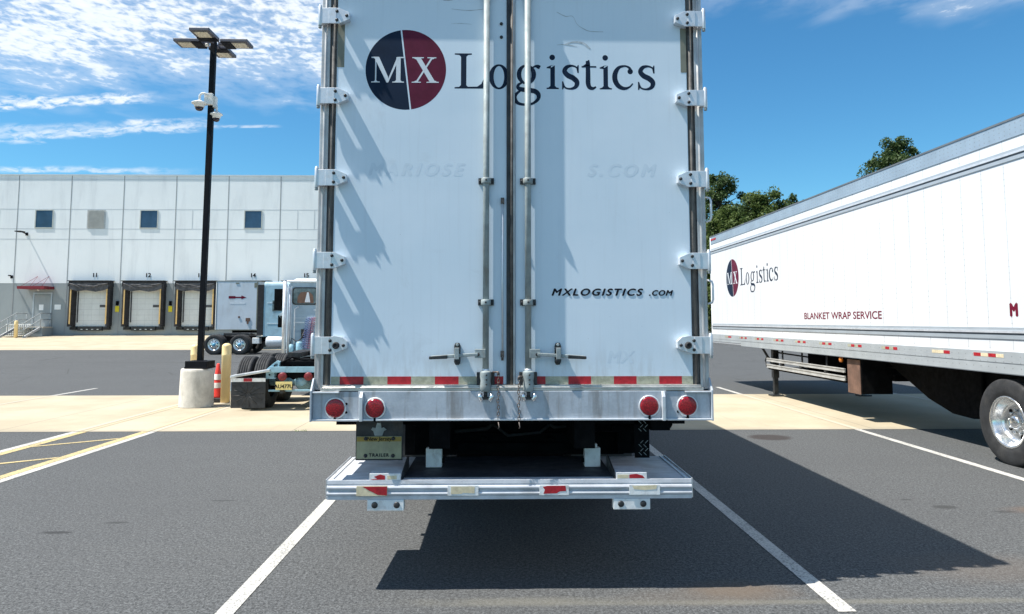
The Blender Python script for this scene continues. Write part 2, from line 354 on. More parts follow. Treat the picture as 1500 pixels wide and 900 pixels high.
MT['line_w'] = line_paint('worn_white_line_paint', (.52, .505, .465), (.19, .188, .18), .445)
MT['line_y'] = line_paint('worn_yellow_line_paint', (.56, .44, .20), (.12, .115, .10), .45)
MT['line_wc'] = line_paint('faded_line_on_concrete', (.465, .41, .315), (.43, .37, .27), .50)
MT['line_yc'] = line_paint('faded_yellow_on_concrete', (.465, .385, .24), (.43, .37, .27), .45)
def leafmat(name, a, b_):
    m, t, b = newmat(name)
    gi = t.n('ShaderNodeObjectInfo'); oc = obj_coord(t)
    n = t.noise(oc, .55, 3, .6); n2 = t.noise(oc, 7, 2, .6)
    col = t.mix(t.ramp(n, .35, .65), c4(a), c4(b_))
    col = t.mix(t.ramp(n2, .3, .7, 0, .4), col, c4([a[0]*.6, a[1]*.6, a[2]*.7]))
    t.put(b.inputs['Base Color'], col); b.inputs['Roughness'].default_value = .6
    b.inputs['Specular IOR Level'].default_value = .25
    tr = t.n('ShaderNodeBsdfTranslucent'); t.put(tr.inputs[0], col)
    mx = t.n('ShaderNodeMixShader'); mx.inputs[0].default_value = .35
    out = m.node_tree.nodes['Material Output']
    t.put(mx.inputs[1], b.outputs[0]); t.put(mx.inputs[2], tr.outputs[0]); t.put(out.inputs[0], mx.outputs[0])
    return m
MT['leaf'] = leafmat('tree_leaves', (.080, .122, .034), (.135, .185, .052))
MT['leaf_dark'] = leafmat('dark_tree_leaves', (.060, .100, .036), (.100, .150, .050))
MT['bark'] = M('tree_bark', (.10, .08, .06), .9, 0, .3, 6, .5, 20)
MT['grass'] = M('grass_tuft', (.13, .20, .05), .8, 0, .2, 30)

# ------------------------------------------------------------ mesh builder
class MB:
    def __init__(s): s.v = []; s.f = []; s.m = []; s.sm = []
    def add(s, vs, fs, m=0, smooth=False, X=None):
        o = len(s.v)
        for p in vs: s.v.append((X @ Vector(p)) if X is not None else Vector(p))
        for f in fs: s.f.append([o+i for i in f]); s.m.append(m); s.sm.append(smooth)
        return s
    def box(s, x0, x1, y0, y1, z0, z1, m=0, X=None):
        vs = [(x, y, z) for z in (z0, z1) for y in (y0, y1) for x in (x0, x1)]
        fs = [(0, 2, 3, 1), (4, 5, 7, 6), (0, 1, 5, 4), (2, 6, 7, 3), (0, 4, 6, 2), (1, 3, 7, 5)]
        return s.add(vs, fs, m, False, X)
    def tube(s, pts, r, seg=10, m=0, closed=False, X=None):
        pts = [Vector(p) for p in pts]; n = len(pts); rs = r if isinstance(r, (list, tuple)) else [r]*n
        vs = []; fs = []; prev = None
        for i, p in enumerate(pts):
            a = pts[(i-1) % n] if (closed or i > 0) else p; b = pts[(i+1) % n] if (closed or i < n-1) else p
            d = (b-a).normalized()
            if prev is None:
                up = Vector((0, 0, 1)) if abs(d.z) < .9 else Vector((1, 0, 0))
                e1 = d.cross(up).normalized()
            else: e1 = (prev - d*prev.dot(d)).normalized()
            prev = e1; e2 = d.cross(e1)
            for k in range(seg):
                a_ = 2*math.pi*k/seg; vs.append(p + (e1*math.cos(a_)+e2*math.sin(a_))*rs[i])
        for i in range(n if closed else n-1):
            j = (i+1) % n
            for k in range(seg):
                l = (k+1) % seg; fs.append((i*seg+k, i*seg+l, j*seg+l, j*seg+k))
        s.add(vs, fs, m, True, X)
        if not closed:
            o = len(s.v)-len(vs)
            s.f.append([o+k for k in range(seg)][::-1]); s.m.append(m); s.sm.append(False)
            s.f.append([o+(n-1)*seg+k for k in range(seg)]); s.m.append(m); s.sm.append(False)
        return s
    def lathe(s, prof, origin=(0, 0, 0), axis='Z', seg=32, m=0, X=None, smooth=True, caps=True):
        """prof: list of (radius, height along axis)"""
        vs = []; fs = []; o = Vector(origin)
        for r_, h in prof:
            for k in range(seg):
                a = 2*math.pi*k/seg; c, d = r_*math.cos(a), r_*math.sin(a)
                vs.append(o + (Vector((c, d, h)) if axis == 'Z' else Vector((h, c, d)) if axis == 'X' else Vector((d, h, c))))
        for i in range(len(prof)-1):
            for k in range(seg):
                l = (k+1) % seg; fs.append((i*seg+k, i*seg+l, (i+1)*seg+l, (i+1)*seg+k))
        s.add(vs, fs, m, smooth, X); o_ = len(s.v)-len(vs)
        if not caps: return s
        if prof[0][0] > 1e-4: s.f.append([o_+k for k in range(seg)][::-1]); s.m.append(m); s.sm.append(False)
        if prof[-1][0] > 1e-4: s.f.append([o_+(len(prof)-1)*seg+k for k in range(seg)]); s.m.append(m); s.sm.append(False)
        return s
    def prism(s, poly, a, b, plane='XZ', m=0, X=None):
        """poly in a plane, extruded from a to b along the third axis"""
        n = len(poly)
        def P3(p, t): return (p[0], t, p[1]) if plane == 'XZ' else (t, p[0], p[1]) if plane == 'YZ' else (p[0], p[1], t)
        vs = [P3(p, a) for p in poly]+[P3(p, b) for p in poly]
        fs = [list(range(n))[::-1], list(range(n, 2*n))]+[(i, (i+1) % n, n+(i+1) % n, n+i) for i in range(n)]
        return s.add(vs, fs, m, False, X)
    def build(s, name, mats, parent=None, at=None, rot=None, bevel=0, seg=2, ang=40, recalc=True):
        me = bpy.data.meshes.new(name); me.from_pydata([tuple(v) for v in s.v], [], s.f)
        for mt in (mats if isinstance(mats, (list, tuple)) else [mats]): me.materials.append(MT[mt] if isinstance(mt, str) else mt)
        for p, mi, sm in zip(me.polygons, s.m, s.sm): p.material_index = mi; p.use_smooth = sm
        if recalc:
            bm = bmesh.new(); bm.from_mesh(me); bmesh.ops.recalc_face_normals(bm, faces=bm.faces); bm.to_mesh(me); bm.free()
        me.update()
        o = bpy.data.objects.new(name, me); COL.objects.link(o)
        if parent: o.parent = parent
        if at: o.location = at
        if rot: o.rotation_euler = rot
        if bevel:
            b = o.modifiers.new('bevel', 'BEVEL'); b.width = bevel; b.segments = seg; b.limit_method = 'ANGLE'; b.angle_limit = R(ang); b.harden_normals = False
        return o
def thing(name, label, cat, loc=(0, 0, 0), rz=0, group=None):
    o = bpy.data.objects.new(name, None); COL.objects.link(o); o.location = loc; o.rotation_euler = (0, 0, rz)
    o['label'] = label; o['category'] = cat
    if group: o['group'] = group
    return o
def tag(o, label, cat, group=None):
    o['label'] = label; o['category'] = cat
    if group: o['group'] = group
    return o
def struct(o, kind='structure'): o['kind'] = kind; return o
def copy_under(o, parent, loc):
    c = o.copy(); COL.objects.link(c); c.parent = parent; c.location = loc
    for ch in list(o.children):
        d = ch.copy(); COL.objects.link(d); d.parent = c
    return c
def copy_tree(o, loc=None, rz=None, label=None):
    c = o.copy(); COL.objects.link(c)
    if loc is not None: c.location = loc
    if rz is not None: c.rotation_euler = (0, 0, rz)
    if label: c['label'] = label
    for ch in list(o.children):
        d = ch.copy(); COL.objects.link(d); d.parent = c
        for g in list(ch.children):
            e = g.copy(); COL.objects.link(e); e.parent = d
    return c
def text(name, body, size, mat, parent, loc, rot=(R(90), 0, 0), bold=0, shear=0, sx=1, space=1, depth=.0008, align='LEFT', wsp=1):
    cu = bpy.data.curves.new(name, 'FONT'); cu.body = body; cu.size = size; cu.shear = shear
    cu.space_character = space; cu.extrude = depth; cu.align_x = align; cu.space_word = wsp; cu.resolution_u = 6
    o = bpy.data.objects.new(name, cu); COL.objects.link(o)
    dg = bpy.context.evaluated_depsgraph_get(); me = bpy.data.meshes.new_from_object(o.evaluated_get(dg)); me.name = name
    COL.objects.unlink(o); bpy.data.objects.remove(o)
    me.transform(Matrix.Diagonal((sx, 1, 1, 1)))
    if bold:      # heavier strokes: the same outlines repeated a hair apart, each on a plane of its own
        bm = bmesh.new()
        for i_, (ox, oy) in enumerate(((0, 0), (-bold, 0), (bold, 0), (0, bold*.7), (0, -bold*.7))):
            m2 = me.copy(); m2.transform(Matrix.Translation((ox, oy, depth*.15*i_))); bm.from_mesh(m2); bpy.data.meshes.remove(m2)
        bm.to_mesh(me); bm.free()
    me.materials.clear(); me.materials.append(MT[mat])
    q = bpy.data.objects.new(name, me); COL.objects.link(q); q.parent = parent; q.location = loc; q.rotation_euler = rot
    return q

# ------------------------------------------------------------ serif lettering drawn as outlines
def catmull(pts, n=7):
    out = []; P_ = [pts[0]]+list(pts)+[pts[-1]]
    for i in range(1, len(P_)-2):
        p0, p1, p2, p3 = P_[i-1], P_[i], P_[i+1], P_[i+2]
        for k in range(n):
            t = k/n
            out.append(tuple(.5*((2*p1[j])+(-p0[j]+p2[j])*t+(2*p0[j]-5*p1[j]+4*p2[j]-p3[j])*t*t+(-p0[j]+3*p1[j]-3*p2[j]+p3[j])*t**3) for j in range(3)))
    out.append(tuple(pts[-1])); return out
def ribbon(pts, heavy=True):
    """pts (u,v,width) -> list of quads"""
    c = [(p_[0], p_[1], p_[2]*1.14+.25 if heavy else p_[2]) for p_ in catmull(pts)]; L_ = []; Rr = []
    for i, (x, y, wd) in enumerate(c):
        a = c[max(i-1, 0)]; b = c[min(i+1, len(c)-1)]
        tx, ty = b[0]-a[0], b[1]-a[1]; l = math.hypot(tx, ty) or 1; nx, ny = -ty/l, tx/l
        L_.append((x+nx*wd/2, y+ny*wd/2)); Rr.append((x-nx*wd/2, y-ny*wd/2))
    return [[L_[i], L_[i+1], Rr[i+1], Rr[i]] for i in range(len(c)-1)]
def ell_ring(cx, cy, rx, ry, thick_x, thick_y, tilt=0.0, n=40):
    q = []
    def pt(a, k):
        if k: return (cx+rx*math.cos(a), cy+ry*math.sin(a))
        return (cx+(rx-thick_x)*math.cos(a+tilt), cy+(ry-thick_y)*math.sin(a+tilt))
    for i in range(n):
        a, b = 2*math.pi*i/n, 2*math.pi*(i+1)/n
        q.append([pt(a, 1), pt(b, 1), pt(b, 0), pt(a, 0)])
    return q
def disc(cx, cy, r, n=24): return [[(cx+r*math.cos(2*math.pi*i/n), cy+r*math.sin(2*math.pi*i/n)) for i in range(n)]]
def serif(x0, x1, y, xs0, xs1, up=1, t=2.4, br=2.9):
    """slab serif with brackets; y = outer edge, up=+1 when the stem goes upward from it"""
    return [[(x0, y), (x1, y), (x1, y+up*t*.8), (xs1+br, y+up*t), (xs1, y+up*(t+br)), (xs0, y+up*(t+br)), (xs0-br, y+up*t), (x0, y+up*t*.8)]]
def gl_L():
    return ([[(9.2, 0), (17.1, 0), (17.1, 51), (9.2, 51)]] + serif(0, 25, 51.6, 9.5, 16.7, -1) + serif(0, 20, 0, 9.5, 16.7, 1)
            + [[(14, 0), (41.5, 0), (43.5, 9), (45.8, 17.5), (44, 18), (39, 7), (33, 2.9), (14, 2.6)]])
def gl_o(x): return ell_ring(x, 17.5, 14.6, 18.4, 6.9, 2.7, .16)
def gl_i(x):
    return ([[(x-3.3, 0), (x+3.4, 0), (x+3.4, 35), (x-3.3, 31)]] + serif(x-8.8, x+9, 0, x-2.9, x+2.9, 1) + [[(x-8.6, 30.6), (x-2.6, 30), (x-2, 35), (x+2.9, 35.6), (x-8.6, 32.2)]]
            + disc(x-.4, 46.6, 4.1))
def gl_s(x):
    return ribbon([(x+11.3, 24.5, 1.6), (x+10, 31, 1.8), (x+3, 34.4, 2.4), (x-5, 32.6, 4.6), (x-8.6, 26.5, 5.8), (x-4, 20.4, 6.4), (x+4, 16.3, 6.6), (x+9.4, 10.5, 6.2), (x+7.5, 3.6, 4.6), (x, .6, 2.4), (x-8, 2.6, 1.9), (x-11.5, 10.8, 1.5)]) \
        + [[(x+10.2, 24), (x+12.2, 24), (x+12.2, 35.6), (x+10.8, 35.6), (x+8.8, 31)], [(x-12.4, 11.4), (x-10.6, 11.4), (x-9, 3.6), (x-11, -.4), (x-12.4, -.4)]]
def gl_t(x):
    return ribbon([(x-3, 42, 4.5), (x-2.7, 36, 5.4), (x-2.6, 20, 5.8), (x-2.6, 9, 5.8), (x-.5, 3, 5.2), (x+4.5, 1.4, 3.6), (x+9, 3.8, 1.6)]) \
        + [[(x-12, 32), (x+9.5, 32), (x+9.5, 34.3), (x-12, 34.3)], [(x-11.5, 33.5), (x-.5, 33.5), (x-.5, 43.2), (x-2.4, 43.2), (x-5, 38)]]
def gl_c(x):
    return ribbon([(x+11, 26.6, 5.6), (x+9.4, 31.8, 3.0), (x+3, 34.6, 2.2), (x-6, 32.2, 4.0), (x-11.4, 24, 6.0), (x-11.8, 14, 6.4), (x-7, 5.4, 5.8), (x+1, 1.6, 4.2), (x+9, 3.6, 2.2), (x+14.2, 9, 1.4)]) + disc(x+10.6, 26.6, 4.0)
def gl_g(x):
    q = ell_ring(x-.5, 21.2, 14.2, 14.6, 6.8, 2.9, .1)
    q += ribbon([(x+7, 30.4, 1.6), (x+12, 33.2, 2.4), (x+16, 33, 4.6), (x+19.4, 31.4, 4.6)])
    q += ribbon([(x-6.5, 9.4, 2.0), (x-12, 6, 3.4), (x-12.4, 1.4, 4.6), (x-6, -1.0, 5.6), (x+3, -1.8, 6.0), (x+12, -3.4, 6.0), (x+17, -8.2, 5.6), (x+16.2, -15, 4.2), (x+9, -21, 3.0), (x-1, -23, 2.8), (x-12, -21.2, 3.8), (x-17.2, -15, 5.0), (x-16, -8.5, 3.8), (x-9, -2.2, 2.4)])
    return q
def gl_M(x0):
    return ([[(x0+5.4, 0), (x0+7.3, 0), (x0+7.3, 34), (x0+5.4, 36)], [(x0+36, 0), (x0+42.3, 0), (x0+42.3, 37), (x0+36, 37)], [(x0+2, 37.4), (x0+11, 37.4), (x0+24.4, 8), (x0+24.6, 0), (x0+22, 0), (x0+5.4, 34)],
             [(x0+22.4, 0), (x0+24.6, 0), (x0+41, 37.4), (x0+37.2, 37.4)]] + serif(x0, x0+12.4, 0, x0+5.4, x0+7.3, 1, 1.6, 1.6) + serif(x0+30.4, x0+47.6, 0, x0+36, x0+42.3, 1, 1.6, 2)
            + [[(x0, 35.8), (x0+10, 35.8), (x0+10, 37.6), (x0, 37.6)], [(x0+38, 35.8), (x0+47.4, 35.8), (x0+47.4, 37.6), (x0+38, 37.6)]])
def gl_X(x0):
    return ([[(x0+4.5, 37.4), (x0+12.4, 37.4), (x0+35, 0), (x0+27, 0)], [(x0+28.4, 37.4), (x0+31.4, 37.4), (x0+8, 0), (x0+5, 0)]]
            + serif(x0, x0+13.4, 0, x0+5, x0+8, 1, 1.6, 1.2) + serif(x0+21.6, x0+39.4, 0, x0+27, x0+35, 1, 1.6, 1.2)
            + serif(x0+.6, x0+17.4, 37.4, x0+4.5, x0+12.4, -1, 1.6, 1.2) + serif(x0+22.6, x0+35.6, 37.4, x0+28.4, x0+31.4, -1, 1.6, 1.2))
def glyph_mesh(name, polys, mat, parent, fn, off):
    """polys are lifted a hair apart so that overlaps never share a plane; fn(u,v,depth)->xyz"""
    b = MB()
    for i, p in enumerate(polys):
        d = off + .00004*(i % 9)
        b.add([fn(u_, v_, d) for u_, v_ in p], [list(range(len(p)))])
    o = b.build(name, mat, parent, recalc=False)
    return o
LOGI = [('L', gl_L()), ('o', gl_o(64.6)), ('g', gl_g(105.2)), ('i', gl_i(143)), ('s', gl_s(169.2)), ('t', gl_t(197.6)), ('i2', gl_i(220.8)), ('c', gl_c(246.4)), ('s2', gl_s(280.6))]
def emblem_halves():
    R0 = 58.5; n = 60; ang = math.atan2(-115, 14.5)   # direction of the slanted divider, top-left to bottom-right
    dirx, diry = math.cos(ang), math.sin(ang); px_, py_ = -diry, dirx
    left = []; rightp = []
    def clip(sign):
        pts = []
        for i in range(n*2):
            a = 2*math.pi*i/(n*2); x, y = R0*math.cos(a), R0*math.sin(a)
            d = (x*px_+y*py_)*sign
            if d > 1.1: pts.append((x, y))
        # chord ends
        h = math.sqrt(R0*R0-1.21)
        ends = [(dirx*h*k+px_*1.1*sign, diry*h*k+py_*1.1*sign) for k in (1, -1)]
        pts += ends
        cx = sum(p[0] for p in pts)/len(pts); cy = sum(p[1] for p in pts)/len(pts)
        pts.sort(key=lambda p: math.atan2(p[1]-cy, p[0]-cx)); return [pts]
    return clip(1), clip(-1), ell_ring(0, 0, 60.2, 60.2, 1.3, 1.3)
def logo(parent_emblem, parent_l, parent_r, org, s_, fn, off, split=None):
    """org = fn coordinates scale: u,v in logo pixels -> metres by s_"""
    a, b, ring = emblem_halves(); cxu, cyv = -71.0, 27.0
    f = lambda u_, v_, d: fn(u_*s_, v_*s_, d)
    fe = lambda u_, v_, d: fn((u_+cxu)*s_, (v_+cyv)*s_, d)
    A = a if sum(p[0] for p in a[0]) < 0 else b; B_ = b if A is a else a
    glyph_mesh('emblem_field', A, 'navy', parent_emblem, fe, off)
    glyph_mesh('emblem_field', B_, 'maroon', parent_emblem, fe, off)
    glyph_mesh('emblem_letter', [[(x-121, y-19) for x, y in p] for p in gl_M(71)], 'vinyl_white', parent_emblem, fe, off+.0004)
    glyph_mesh('emblem_letter', [[(x, y-19) for x, y in p] for p in gl_X(8.6)], 'vinyl_white', parent_emblem, fe, off+.0004)
    for i, (k, polys) in enumerate(LOGI):
        glyph_mesh('letter', polys, 'navy', parent_l if i < 2 else parent_r, f, off)

# ------------------------------------------------------------ setting
def gz(y): return 0.0 if y < 43 else .55*(min(y, 58)-43)/15
g = MB(); g.add([(-900, -60, 0), (900, -60, 0), (900, 1600, 0), (-900, 1600, 0)], [(0, 1, 2, 3)])
struct(g.build('ground', 'asphalt'))
c = MB(); c.add([(-70, 11.44, .004), (30, 11.44, .004), (30, 16.88, .004), (-70, 16.88, .004)], [(0, 1, 2, 3)])
struct(c.build('concrete_strip', 'concrete'))
c = MB()
c.add([(-95, 42.9, .004), (7, 42.9, .004), (7, 58.2, .56), (-95, 58.2, .56), (-95, 58.2, -.2), (7, 58.2, -.2), (7, 42.9, -.2), (-95, 42.9, -.2)], [(0, 1, 2, 3), (1, 6, 5, 2), (0, 3, 4, 7)])
struct(c.build('concrete_apron', 'concrete'))
def lines():
    near, mid = MB(), MB()
    W = .055
    def seg(b, x, y0, y1, z, m, wd=W): b.add([(x-wd, y0, z), (x+wd, y0, z), (x+wd, y1, z), (x-wd, y1, z)], [(0, 1, 2, 3)], m)
    for x, y0 in ((-1.60, 3.6), (2.08, 4.36), (5.72, 4.0), (9.4, 4.0), (13.1, 4.0), (-5.33, 3.6), (-6.53, 3.6), (-10.2, 3.6), (-13.9, 3.6), (-17.6, 3.6)):
        seg(near, x, y0, 11.44, .004, 0)
        if x > -17: seg(mid, x, 11.45, 16.87, .008, 0, .05)
        seg(near, x, 16.89, 18.7, .004, 0)
    for x, sgn in ((-5.33, -1), (-6.53, 1)):
        xx = x + sgn*.125
        seg(near, xx, 3.6, 11.44, .004, 1, .06); seg(mid, xx, 11.45, 15.6, .008, 1, .05)
    for k in range(6):
        y = 10.35-1.38*k*1.06; x0, x1 = -6.34, -5.52
        near.add([(x0, y-.28, .0052), (x1, y+.36, .0052), (x1, y+.46, .0052), (x0, y-.18, .0052)], [(0, 1, 2, 3)], 1)
    struct(near.build('road_markings', ['line_w', 'line_y']))
    struct(mid.build('faded_road_markings', ['line_wc', 'line_yc']))
lines()

# ------------------------------------------------------------ wheels
def tyre_mb(r, wd, treads=5):
    """tyre with axis X centred on 0, closed torus-like lathe"""
    rim_r = r*.57; h = wd/2
    prof = [(rim_r, -h*.80), (rim_r+.02, -h*.93), (r*.72, -h), (r*.86, -h*1.0), (r*.955, -h*.93), (r*.985, -h*.86)]
    n = treads; x0 = -h*.82; step = h*1.64/n
    for i in range(n):
        a = x0+i*step; prof += [(r, a+.004), (r, a+step-.016)]
        if i < n-1: prof += [(r-.014, a+step-.012), (r-.014, a+step)]
    prof += [(r*.985, h*.86), (r*.955, h*.93), (r*.86, h), (r*.72, h), (rim_r+.02, h*.93), (rim_r, h*.80)]
    b = MB(); b.lathe(prof, axis='X', seg=56, caps=False) 
    return b
TY = {}
def wheel_meshes(key, r, wd, style, side):
    """side: +1 = outer face toward +X"""
    if (key, side) in TY: return TY[(key, side)]
    t_ = tyre_mb(r, wd).build('tyre', 'rubber'); rr = r*.585; h = wd/2; s_ = side
    b = MB()
    if style == 'deep':      # outer dual: concave dish
        prof = [(rr-.002, s_*h*.8), (rr+.012, s_*h*.9), (rr+.002, s_*h*.97), (rr-.018, s_*h*.93), (rr-.035, s_*h*.70), (rr-.055, s_*h*.15), (rr-.075, -s_*h*.1), (rr-.11, -s_*h*.16), (rr-.16, -s_*h*.18), (.085, -s_*h*.18)]
        face = -h*.18; hubx = (-s_*h*.18, s_*h*.45)
    else:                    # flush convex
        prof = [(rr-.002, s_*h*.8), (rr+.012, s_*h*.9), (rr, s_*h*.97), (rr-.02, s_*h*.9), (rr-.04, s_*h*.5), (rr-.08, s_*h*.55), (rr-.12, s_*h*.72), (.085, s_*h*.74)]
        face = h*.74; hubx = (s_*h*.74, s_*h*1.15)
    b.lathe(prof, axis='X', seg=48, caps=False)
    b.lathe([(rr+.001, -s_*h*.8), (rr+.001, s_*h*.78)], axis='X', seg=32, m=1, caps=False)
    b.lathe([(rr+.001, -s_*h*.62), (.0001, -s_*h*.62)], axis='X', seg=24, m=1, caps=False)
    # hub
    b.lathe([(.088, hubx[0]), (.086, hubx[1]*.6+hubx[0]*.4), (.070, hubx[1]*.92), (.045, hubx[1]), (.0001, hubx[1]+s_*.004)], axis='X', seg=24, m=2)
    b.lathe([(.135, hubx[0]+s_*.002), (.130, hubx[0]+s_*.012), (.085, hubx[0]+s_*.014)], axis='X', seg=24)
    for k in range(10):
        a = 2*math.pi*k/10; y, z = .142*math.cos(a), .142*math.sin(a)
        b.lathe([(.017, hubx[0]), (.015, hubx[0]+s_*.035), (.0001, hubx[0]+s_*.04)], (0, y, z), 'X', 6, 0)
    for k in range(10 if style == 'deep' else 8):   # hand holes: dark recessed discs
        a = 2*math.pi*(k+.5)/(5 if style == 'deep' else 8)
        if style == 'deep' and k >= 5: break
        rh = rr-.125 if style == 'deep' else rr-.105
        y, z = rh*math.cos(a)*1.0, rh*math.sin(a)
        x = hubx[0] + s_*.004 if style == 'deep' else s_*h*.705
        b.lathe([(.028, x), (.026, x+s_*.003)], (0, y, z), 'X', 16, 1)
    rim = b.build('rim', [('rim'), 'black_steel', 'chrome' if style == 'deep' else 'hub_blue'], t_)
    for o in (t_, rim): COL.objects.unlink(o)
    TY[(key, side)] = (t_.data, rim.data)
    bpy.data.objects.remove(rim); bpy.data.objects.remove(t_)
    return TY[(key, side)]
def wheel(parent, x, y, r=.51, wd=.26, style='deep', side=-1, rz=0):
    tm, rm = wheel_meshes((style, r, wd), r, wd, style, side)
    t_ = bpy.data.objects.new('wheel', tm); COL.objects.link(t_); t_.parent = parent; t_.location = (x, y, r-.008); t_.rotation_euler = (random.random()*2, 0, rz)
    q = bpy.data.objects.new('rim', rm); COL.objects.link(q); q.parent = t_
    return t_

# ------------------------------------------------------------ the rear trailer (facing the camera)
T = thing('semi_trailer', 'white box trailer seen square from behind, its closed rear doors filling the picture', 'trailer', (.105, 4.72, 0))
DY = .030      # door face, local y
b = MB(); b.box(-1.29, 1.29, .10, 16.1, 1.10, 4.10); b.build('body', 'rt_white', T, bevel=.01)
b = MB()
for s_ in (-1, 1):
    b.prism([(s_*1.297, .028), (s_*1.238, .028), (s_*1.238, .098), (s_*1.297, .098)], 1.27, 4.0, 'XY', 0)
    b.tube([(s_*1.266, .032, 1.28), (s_*1.266, .032, 4.0)], .012, 8, 0)
b.box(-1.297, 1.297, -.012, .098, 4.0, 4.12, 0)
b.build('rear_frame', 'post', T, bevel=.006)
for x in (-1.215, 1.213):
    b = MB(); b.box(x-.019, x+.019, .036, .09, 1.30, 3.995); b.tube([(x, .034, 1.30), (x, .034, 3.995)], .011, 8)
    b.build('door_gasket', 'seal', T)
doorL = MB().box(-1.193, -.040, DY, .075, 1.302, 3.992).build('door', 'door', T, bevel=.006)
doorR = MB().box(.0135, 1.190, DY, .075, 1.302, 3.992).build('door', 'door', T, bevel=.006)
b = MB(); b.box(-.0395, .013, .024, .06, 1.302, 3.99, 0); b.box(-.037, -.020, .014, .0239, 1.302, 3.99, 1); b.box(.003, .0125, .013, .0239, 1.302, 3.99, 2)
b.tube([(-.009, .02, 1.305), (-.006, .02, 3.99)], .011, 8, 0)
b.build('centre_seal', ['seal', 'dark_steel', 'post'], T)
# reflective tape row: alternating pieces
def tape_row(par, x0, x1, first_red, wr, phase):
    x = x0; red = first_red; first = True
    while x < x1-.004:
        wd = (phase if first else wr); first = False
        xe = min(x+wd, x1)
        MB().box(x, xe-.0005, DY-.0014, DY-.0002, 1.305, 1.356).build('reflective_tape', 'tape_red' if red else 'tape_white', par)
        x = xe; red = not red
tape_row(doorL, -1.188, -.062, False, .155, .058)
tape_row(doorR, .045, 1.188, True, .150, .17)
# threshold
b = MB(); b.box(-1.236, 1.236, -.004, .055, 1.286, 1.302, 0); b.box(-1.245, 1.245, -.014, .055, 1.266, 1.2858, 0)
b.tube([(-1.23, -.012, 1.287), (1.23, -.012, 1.287)], .007, 8, 0)
b.build('threshold', 'thresh', T, bevel=.003)
# sill
b = MB(); b.box(-1.0, 1.0, -.020, .12, 1.082, 1.265, 0)
b.box(-1.292, -1.001, -.012, .12, 1.086, 1.262, 0); b.box(1.001, 1.288, -.012, .12, 1.086, 1.262, 0)
b.box(-1.0, 1.0, -.034, -.0205, 1.078, 1.090, 1); b.box(-1.292, -1.0, -.034, -.0125, 1.076, 1.088, 1); b.box(1.0, 1.288, -.034, -.0125, 1.076, 1.088, 1)
b.box(-1.292, -1.12, -.036, -.0125, 1.254, 1.264, 1); b.box(1.12, 1.288, -.036, -.0125, 1.254, 1.264, 1)
b.build('rear_sill', ['sill', 'alu_bright'], T, bevel=.003)
for x0_, x1_ in ((-1.304, -1.2925), (1.2885, 1.300)):
    b = MB(); b.prism([(-.040, 1.074), (.12, 1.074), (.12, 1.345), (.02, 1.345), (-.040, 1.27)], x0_, x1_, 'YZ'); b.build('end_plate', 'sill', T, bevel=.002)
for x in (-.975, .975):
    b = MB(); b.prism([(-.055, 1.078), (-.0205, 1.078), (-.0205, 1.262), (-.034, 1.262), (-.055, 1.23)], x-.010, x+.010, 'YZ'); b.build('gusset', 'alu_bright', T, bevel=.002)
for x in (-1.075, 1.075):
    for z in (1.13, 1.185): b = MB(); b.lathe([(.008, -.0128), (.008, -.0132)], (x, 0, z), 'Y', 12); b.build('drain_hole', 'black_steel', T)
for i, (x, z) in enumerate(((-1.145, 1.158), (-.889, 1.158), (.884, 1.168), (1.135, 1.168))):
    y0 = -.0125 if abs(x) > 1 else -.0205
    b = MB(); b.lathe([(.0690, y0), (.0690, y0-.006), (.066, y0-.010), (.060, y0-.010), (.0598, y0-.004)], (x, 0, z), 'Y', 36)
    ho = b.build('tail_lamp', 'alu_bright' if i > 1 else 'white_steel', T)
    l_ = MB(); l_.lathe([(.0595, y0-.002), (.0585, y0-.0125), (.050, y0-.0150), (.025, y0-.0165), (.0001, y0-.017)], (x, 0, z), 'Y', 36); l_.build('lens', 'red_round', ho)
    l_ = MB(); l_.box(x-.007, x+.007, y0-.014, y0-.001, z-.083, z-.060); l_.build('lens_tab', 'black_steel', ho)
# hinges
def hinge_obj(s_, big=False):
    b = MB(); h = .054 if not big else .056; xo, xi = 1.292, 1.172
    tip = 1.103 if not big else 1.078
    pl = [(xo, -h), (xo, h), (xi, h), (tip, h*.45), (tip, -h*.45), (xi, -h)]
    if big: pl = [(xo, -h), (xo, h), (xi+.01, h), (xi-.01, h*1.12), (tip+.03, h*.95), (tip, h*.45), (tip, -h*.35), (xi, -h)]
    b.prism([(s_*x, z) for x, z in pl], -.022, -.014, 'XZ', 0)
    b.box(*sorted((s_*1.288, s_*1.20)), -.014, .026, -h*.9, h*.9, 0) if False else None
    b.prism([(s_*x*1.0, z*.96) for x, z in pl[2:] if True], -.014, DY-.001, 'XZ', 0)
    b.box(*sorted((s_*1.19, s_*1.24)), -.026, -.0222, -h, h, 0)
    b.box(*sorted((s_*1.264, s_*1.298)), -.0138, .026, -h*.97, h*.97, 0)
    b.tube([(s_*1.300, -.012, -h-.012), (s_*1.300, -.012, h+.012)], .0135, 12, 0)
    b.lathe([(.012, -h-.030), (.012, -h-.012)], (s_*1.300, -.012, 0), 'Z', 6, 1); b.lathe([(.012, h+.010), (.010, h+.022)], (s_*1.300, -.012, 0), 'Z', 8, 0)
    o = b.build('hinge', ['alu_bright', 'zinc'], T, bevel=.003)
    for x, z in ((1.186, .030), (1.186, -.030), (1.120 if not big else 1.10, 0)):
        q = MB(); q.lathe([(.0105, -.0222), (.0105, -.028), (.007, -.0315), (.0001, -.032)], (s_*x, 0, z), 'Y', 12); q.build('bolt', 'dark_steel', o)
    if big:
        q = MB(); q.lathe([(.023, -.0222), (.023, -.030), (.018, -.046), (.012, -.048), (.011, -.040), (.0001, -.040)], (s_*1.148, 0, 0), 'Y', 20); q.build('rubber_stop', 'rubber', o)
    return o
